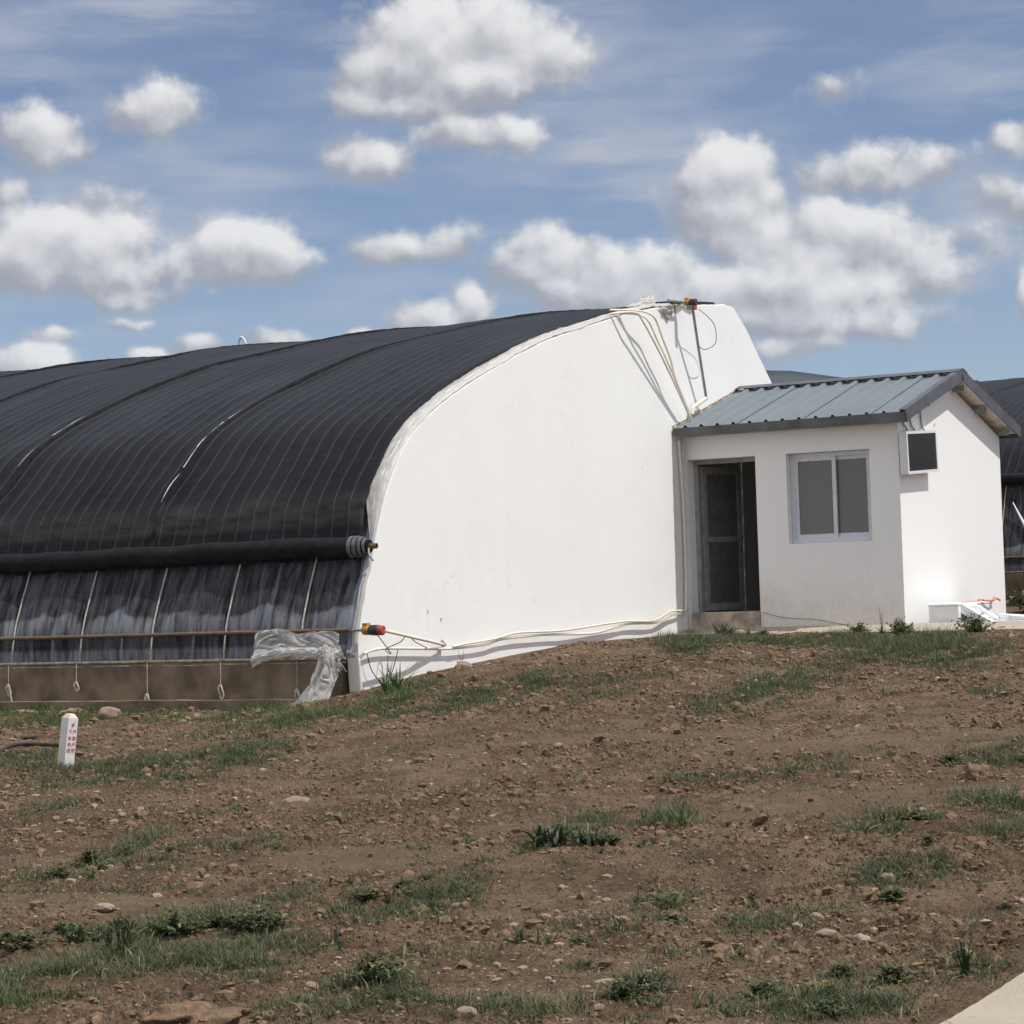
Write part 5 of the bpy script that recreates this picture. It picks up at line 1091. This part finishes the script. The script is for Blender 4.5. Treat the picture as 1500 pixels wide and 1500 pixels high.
CLOUDS = [(-0.0317,0.2371,0.0279,0.0176,1.12),(-0.0020,0.2391,0.0235,0.0153,1.05),(-0.0500,0.2227,0.0221,0.0124,0.95),(0.0213,0.2270,0.0250,0.0135,0.88),(-0.0146,0.2185,0.0382,0.0124,0.88),(-0.0651,0.2117,0.0132,0.0076,0.66),(-0.0327,0.2087,0.0265,0.0071,0.62),(-0.0584,0.1898,0.0171,0.0097,1),(-0.0079,0.1977,0.0247,0.0082,0.95),(0.0098,0.1948,0.0118,0.0059,0.55),(-0.1974,0.1983,0.0194,0.0132,1),(-0.1793,0.1922,0.0129,0.0059,0.55),(-0.1477,0.2083,0.0218,0.0118,0.9),(-0.1874,0.1559,0.0338,0.0147,1.08),(-0.2103,0.1480,0.0265,0.0124,0.9),(-0.1634,0.1428,0.0309,0.0118,0.8),(-0.1579,0.1318,0.0265,0.0071,0.66),(-0.1154,0.1509,0.0235,0.0141,1.08),(-0.0980,0.1439,0.0176,0.0100,0.85),(-0.1712,0.1723,0.0206,0.0071,0.46),(-0.2104,0.1757,0.0076,0.0065,0.6),(-0.1913,0.1167,0.0132,0.0047,0.7),(-0.1597,0.1206,0.0124,0.0032,0.52),(-0.2043,0.1051,0.0200,0.0088,1.05),(-0.1543,0.1061,0.0082,0.0053,0.85),(-0.1325,0.1098,0.0100,0.0053,0.75),(-0.0960,0.1122,0.0141,0.0053,0.75),(-0.0637,0.1144,0.0082,0.0041,0.9),(-0.0464,0.1503,0.0176,0.0071,0.85),(-0.0242,0.1509,0.0132,0.0079,0.75),(-0.0350,0.1197,0.0141,0.0082,1.05),(-0.0147,0.1267,0.0106,0.0082,0.95),(0.0199,0.1454,0.0147,0.0118,1.05),(0.0418,0.1379,0.0162,0.0124,1.05),(0.0064,0.1377,0.0206,0.0106,0.65),(0.0623,0.1342,0.0235,0.0129,0.95),(0.0385,0.1264,0.0353,0.0100,0.66),(0.0991,0.1767,0.0182,0.0135,1.2),(0.0887,0.1721,0.0118,0.0088,0.9),(0.1105,0.1667,0.0132,0.0106,0.9),(0.0956,0.1602,0.0221,0.0132,1.05),(0.1098,0.1480,0.0221,0.0124,0.92),(0.1447,0.1491,0.0221,0.0132,1.1),(0.1298,0.1369,0.0235,0.0118,0.88),(0.1645,0.1379,0.0235,0.0135,0.8),(0.1380,0.1249,0.0471,0.0124,0.88),(0.1032,0.1280,0.0324,0.0124,0.74),(0.1814,0.1298,0.0206,0.0135,0.66),(0.1288,0.1123,0.0382,0.0088,0.72),(0.1251,0.1276,0.0106,0.0059,1),(0.1573,0.1741,0.0279,0.0118,0.74),(0.1861,0.1752,0.0206,0.0088,0.62),(0.1606,0.1108,0.0353,0.0100,0.6),(0.1085,0.1147,0.0324,0.0088,0.7),(0.0796,0.1233,0.0235,0.0106,0.85),(0.1456,0.2089,0.0176,0.0088,0.5),(0.0939,0.1933,0.0088,0.0071,0.42),(0.2192,0.1850,0.0094,0.0071,0.75),(0.2097,0.1609,0.0176,0.0094,0.65),(0.2222,0.1544,0.0129,0.0088,0.65),(0.2019,0.1429,0.0235,0.0106,0.47),(0.1167,0.0998,0.0176,0.0088,0.55),(0.1319,0.1020,0.0132,0.0059,0.52),(0.2201,0.1161,0.0053,0.0132,0.65)]
grp = bpy.data.node_groups.new('cloud_field', 'ShaderNodeTree')
grp.interface.new_socket('P', in_out='INPUT', socket_type='NodeSocketVector'); grp.interface.new_socket('D', in_out='OUTPUT', socket_type='NodeSocketFloat'); grp.interface.new_socket('A', in_out='OUTPUT', socket_type='NodeSocketFloat')
gi = nd('NodeGroupInput', grp); go = nd('NodeGroupOutput', grp); GL = grp.links
def gm(op, a, b=0., c=0., t=grp):
    n_ = nd('ShaderNodeMath', t, operation=op)
    for i_, v_ in enumerate((a, b, c)):
        if isinstance(v_, (int, float)): n_.inputs[i_].default_value = v_
        else: t.links.new(v_, n_.inputs[i_])
    return n_.outputs[0]
def vm(op, a, b=None, c=None, t=grp):
    n_ = nd('ShaderNodeVectorMath', t, operation=op)
    for i_, v_ in enumerate((a, b, c)):
        if v_ is None: continue
        if isinstance(v_, tuple): n_.inputs[i_].default_value = v_
        else: t.links.new(v_, n_.inputs[i_])
    return n_
def nz_(vec, scale, det, t=grp, rough=.55):
    n_ = nd('ShaderNodeTexNoise', t, noise_dimensions='3D'); n_.inputs['Scale'].default_value = scale; n_.inputs['Detail'].default_value = det; n_.inputs['Roughness'].default_value = rough
    t.links.new(vec, n_.inputs['Vector']); return n_
def mr(f, a, b, c, d, t=nt):
    n_ = nd('ShaderNodeMapRange', t, interpolation_type='SMOOTHSTEP'); t.links.new(f, n_.inputs[0])
    for i_, v_ in enumerate((a, b, c, d)): n_.inputs[i_ + 1].default_value = v_
    return n_.outputs[0]
P0 = gi.outputs[0]
wp = nz_(P0, 26, 3); wv = vm('SUBTRACT', wp.outputs['Color'], (.5, .5, .5)).outputs[0]
P1 = vm('MULTIPLY_ADD', wv, (.020, .014, 0), P0).outputs[0]
acc = None; hgt = None
for (cu, cv, ru, rv, w_) in CLOUDS:
    q_ = vm('MULTIPLY_ADD', P1, (1 / ru, 1 / rv, 0), (-cu / ru, -cv / rv, 0)).outputs[0]
    t_ = vm('DOT_PRODUCT', q_, q_).outputs['Value']
    e_ = gm('MULTIPLY', gm('POWER', .064, t_), w_ ** 3); h_ = vm('DOT_PRODUCT', q_, (.40, .92, 0)).outputs['Value']
    acc = e_ if acc is None else gm('ADD', e_, acc)
    hgt = gm('MULTIPLY', e_, h_) if hgt is None else gm('MULTIPLY_ADD', e_, h_, hgt)
hgt = gm('DIVIDE', hgt, gm('ADD', acc, .02))
acc = gm('POWER', acc, .3333)
n1 = nz_(P0, 42, 7, rough=.58).outputs['Fac']; n2 = nz_(P0, 120, 4, rough=.6).outputs['Fac']
P2 = vm('ADD', P0, (.0035, .0085, 0)).outputs[0]
m1 = nz_(P2, 42, 3.2, rough=.5).outputs['Fac']; n3 = nz_(P0, 42, 3.2, rough=.5).outputs['Fac']
d_ = gm('MULTIPLY_ADD', gm('SUBTRACT', n1, .5), .92, acc); d_ = gm('MULTIPLY_ADD', gm('SUBTRACT', n2, .5), .34, d_)
dd = gm('SUBTRACT', d_, .33); GL.new(dd, go.inputs[0])
lt = gm('MULTIPLY_ADD', gm('SUBTRACT', n3, m1), .95, gm('MULTIPLY_ADD', hgt, .52, .35))
lt = gm('MULTIPLY_ADD', mr(dd, 0, .45, 0, 1, grp), .24, lt)
GL.new(lt, go.inputs[1])
# direction -> (azimuth from the view axis, elevation)
tc = nd('ShaderNodeTexCoord'); dirv = tc.outputs['Generated']
rot = nd('ShaderNodeVectorRotate', rotation_type='Z_AXIS'); rot.inputs['Angle'].default_value = -math.radians(30); LK.new(dirv, rot.inputs[0])
sx = nd('ShaderNodeSeparateXYZ'); LK.new(rot.outputs[0], sx.inputs[0])
az_ = gm('ARCTAN2', sx.outputs[0], sx.outputs[1], t=nt); el_ = gm('ARCSINE', sx.outputs[2], t=nt)
cp = nd('ShaderNodeCombineXYZ'); LK.new(az_, cp.inputs[0]); LK.new(el_, cp.inputs[1]); PV = cp.outputs[0]
def field(vec):
    n_ = nd('ShaderNodeGroup'); n_.node_tree = grp; LK.new(vec, n_.inputs[0]); return n_.outputs
(D0, lit) = field(PV)[:2]
alpha = mr(D0, -.17, .25, 0, .97)
def mixc(f, a, b):
    n_ = nd('ShaderNodeMix', data_type='RGBA')
    for s_, v_ in ((n_.inputs[0], f), (n_.inputs[6], a), (n_.inputs[7], b)):
        if isinstance(v_, tuple): s_.default_value = (*v_, 1)
        elif isinstance(v_, float): s_.default_value = v_
        else: LK.new(v_, s_)
    return n_.outputs[2]
K = SKY_S
ccol = mixc(mr(lit, .1, .95, 0, 1), tuple(v / K for v in (.36, .37, .415)), tuple(v / K for v in (.87, .865, .855)))
# clear sky, slightly greyed, with thin streaky cirrus
hs = nd('ShaderNodeHueSaturation'); hs.inputs['Saturation'].default_value = SKY_SAT; hs.inputs['Value'].default_value = SKY_V; LK.new(sky.outputs[0], hs.inputs['Color']); hs.inputs['Hue'].default_value = .507
ci = nz_(vm('MULTIPLY', PV, (6., 34., 1.), t=nt).outputs[0], 1., 7, nt, .6).outputs['Fac']
ci2 = nz_(vm('MULTIPLY', PV, (3., 9., 1.), t=nt).outputs[0], 1.7, 3, nt).outputs['Fac']
cir = gm('MULTIPLY', gm('MULTIPLY', mr(ci, .33, .66, 0, .95), mr(ci2, .38, .62, .1, 1), t=nt), mr(el_, .06, .16, .35, 1), t=nt)
skyc = mixc(cir, hs.outputs[0], tuple(v / K for v in (.50, .525, .60)))
both = mixc(alpha, skyc, ccol)
# elsewhere on the dome: clear sky, unseen broken cloud brightened to fill the shade
far = nz_(vm('MULTIPLY', PV, (1., 1.7, 1.), t=nt).outputs[0], 3.2, 5, nt).outputs['Fac']
elsew = mixc(mr(far, .36, .60, .1, .95), hs.outputs[0], tuple(v / K for v in (1.05, 1.04, 1.05)))
bg1 = nd('ShaderNodeBackground'); LK.new(both, bg1.inputs[0]); bg1.inputs[1].default_value = K
bg2 = nd('ShaderNodeBackground'); LK.new(elsew, bg2.inputs[0]); bg2.inputs[1].default_value = K
inwin = gm('MULTIPLY', gm('LESS_THAN', gm('ABSOLUTE', az_, t=nt), .36, t=nt), gm('MULTIPLY', gm('LESS_THAN', el_, .33, t=nt), gm('GREATER_THAN', el_, -.02, t=nt), t=nt), t=nt)
ms = nd('ShaderNodeMixShader'); LK.new(inwin, ms.inputs[0]); LK.new(bg2.outputs[0], ms.inputs[1]); LK.new(bg1.outputs[0], ms.inputs[2])
wo = nd('ShaderNodeOutputWorld'); LK.new(ms.outputs[0], wo.inputs[0])
W.cycles.sampling_method = 'MANUAL'; W.cycles.sample_map_resolution = 512

# ------------------------------------------------------------------ camera
f_ = 3400.; roll = .033; yaw = math.radians(30); pit = math.atan(120 / f_)
fw = Vector((-math.sin(yaw) * math.cos(pit), math.cos(yaw) * math.cos(pit), math.sin(pit))); rt = Vector((math.cos(yaw), math.sin(yaw), 0)); up = rt.cross(fw)
rt2 = rt * math.cos(roll) - up * math.sin(roll); up2 = up * math.cos(roll) + rt * math.sin(roll)
cd = bpy.data.cameras.new('camera'); cd.sensor_width = 36; cd.lens = 36 * f_ / 1500; cd.clip_start = .1; cd.clip_end = 20000
co_ = bpy.data.objects.new('camera', cd); COL.objects.link(co_)
M4 = Matrix((rt2, up2, -fw)).transposed().to_4x4(); M4.translation = Vector((0, 0, 1.6)); co_.matrix_world = M4
S.camera = co_
S.view_settings.view_transform = 'Standard'; S.view_settings.look = 'None'; S.view_settings.exposure = EXPO; S.view_settings.gamma = 1
S.cycles.max_bounces = 8; S.cycles.transparent_max_bounces = 12; S.cycles.use_denoising = True
# ------------------------------------------------------------------ air
hm = bpy.data.materials.new('haze'); hm.use_nodes = True; t_ = hm.node_tree
for n_ in list(t_.nodes): t_.nodes.remove(n_)
pv = t_.nodes.new('ShaderNodeVolumePrincipled'); pv.inputs['Density'].default_value = HAZE; pv.inputs['Color'].default_value = (.62, .76, 1, 1); pv.inputs['Anisotropy'].default_value = .2
t_.links.new(pv.outputs[0], t_.nodes.new('ShaderNodeOutputMaterial').inputs['Volume'])
hz = MB().box(-4300, 4300, -4300, 4300, -3.5, 262).build('haze', None); hz.data.materials.append(hm); tag(hz, kind='stuff')
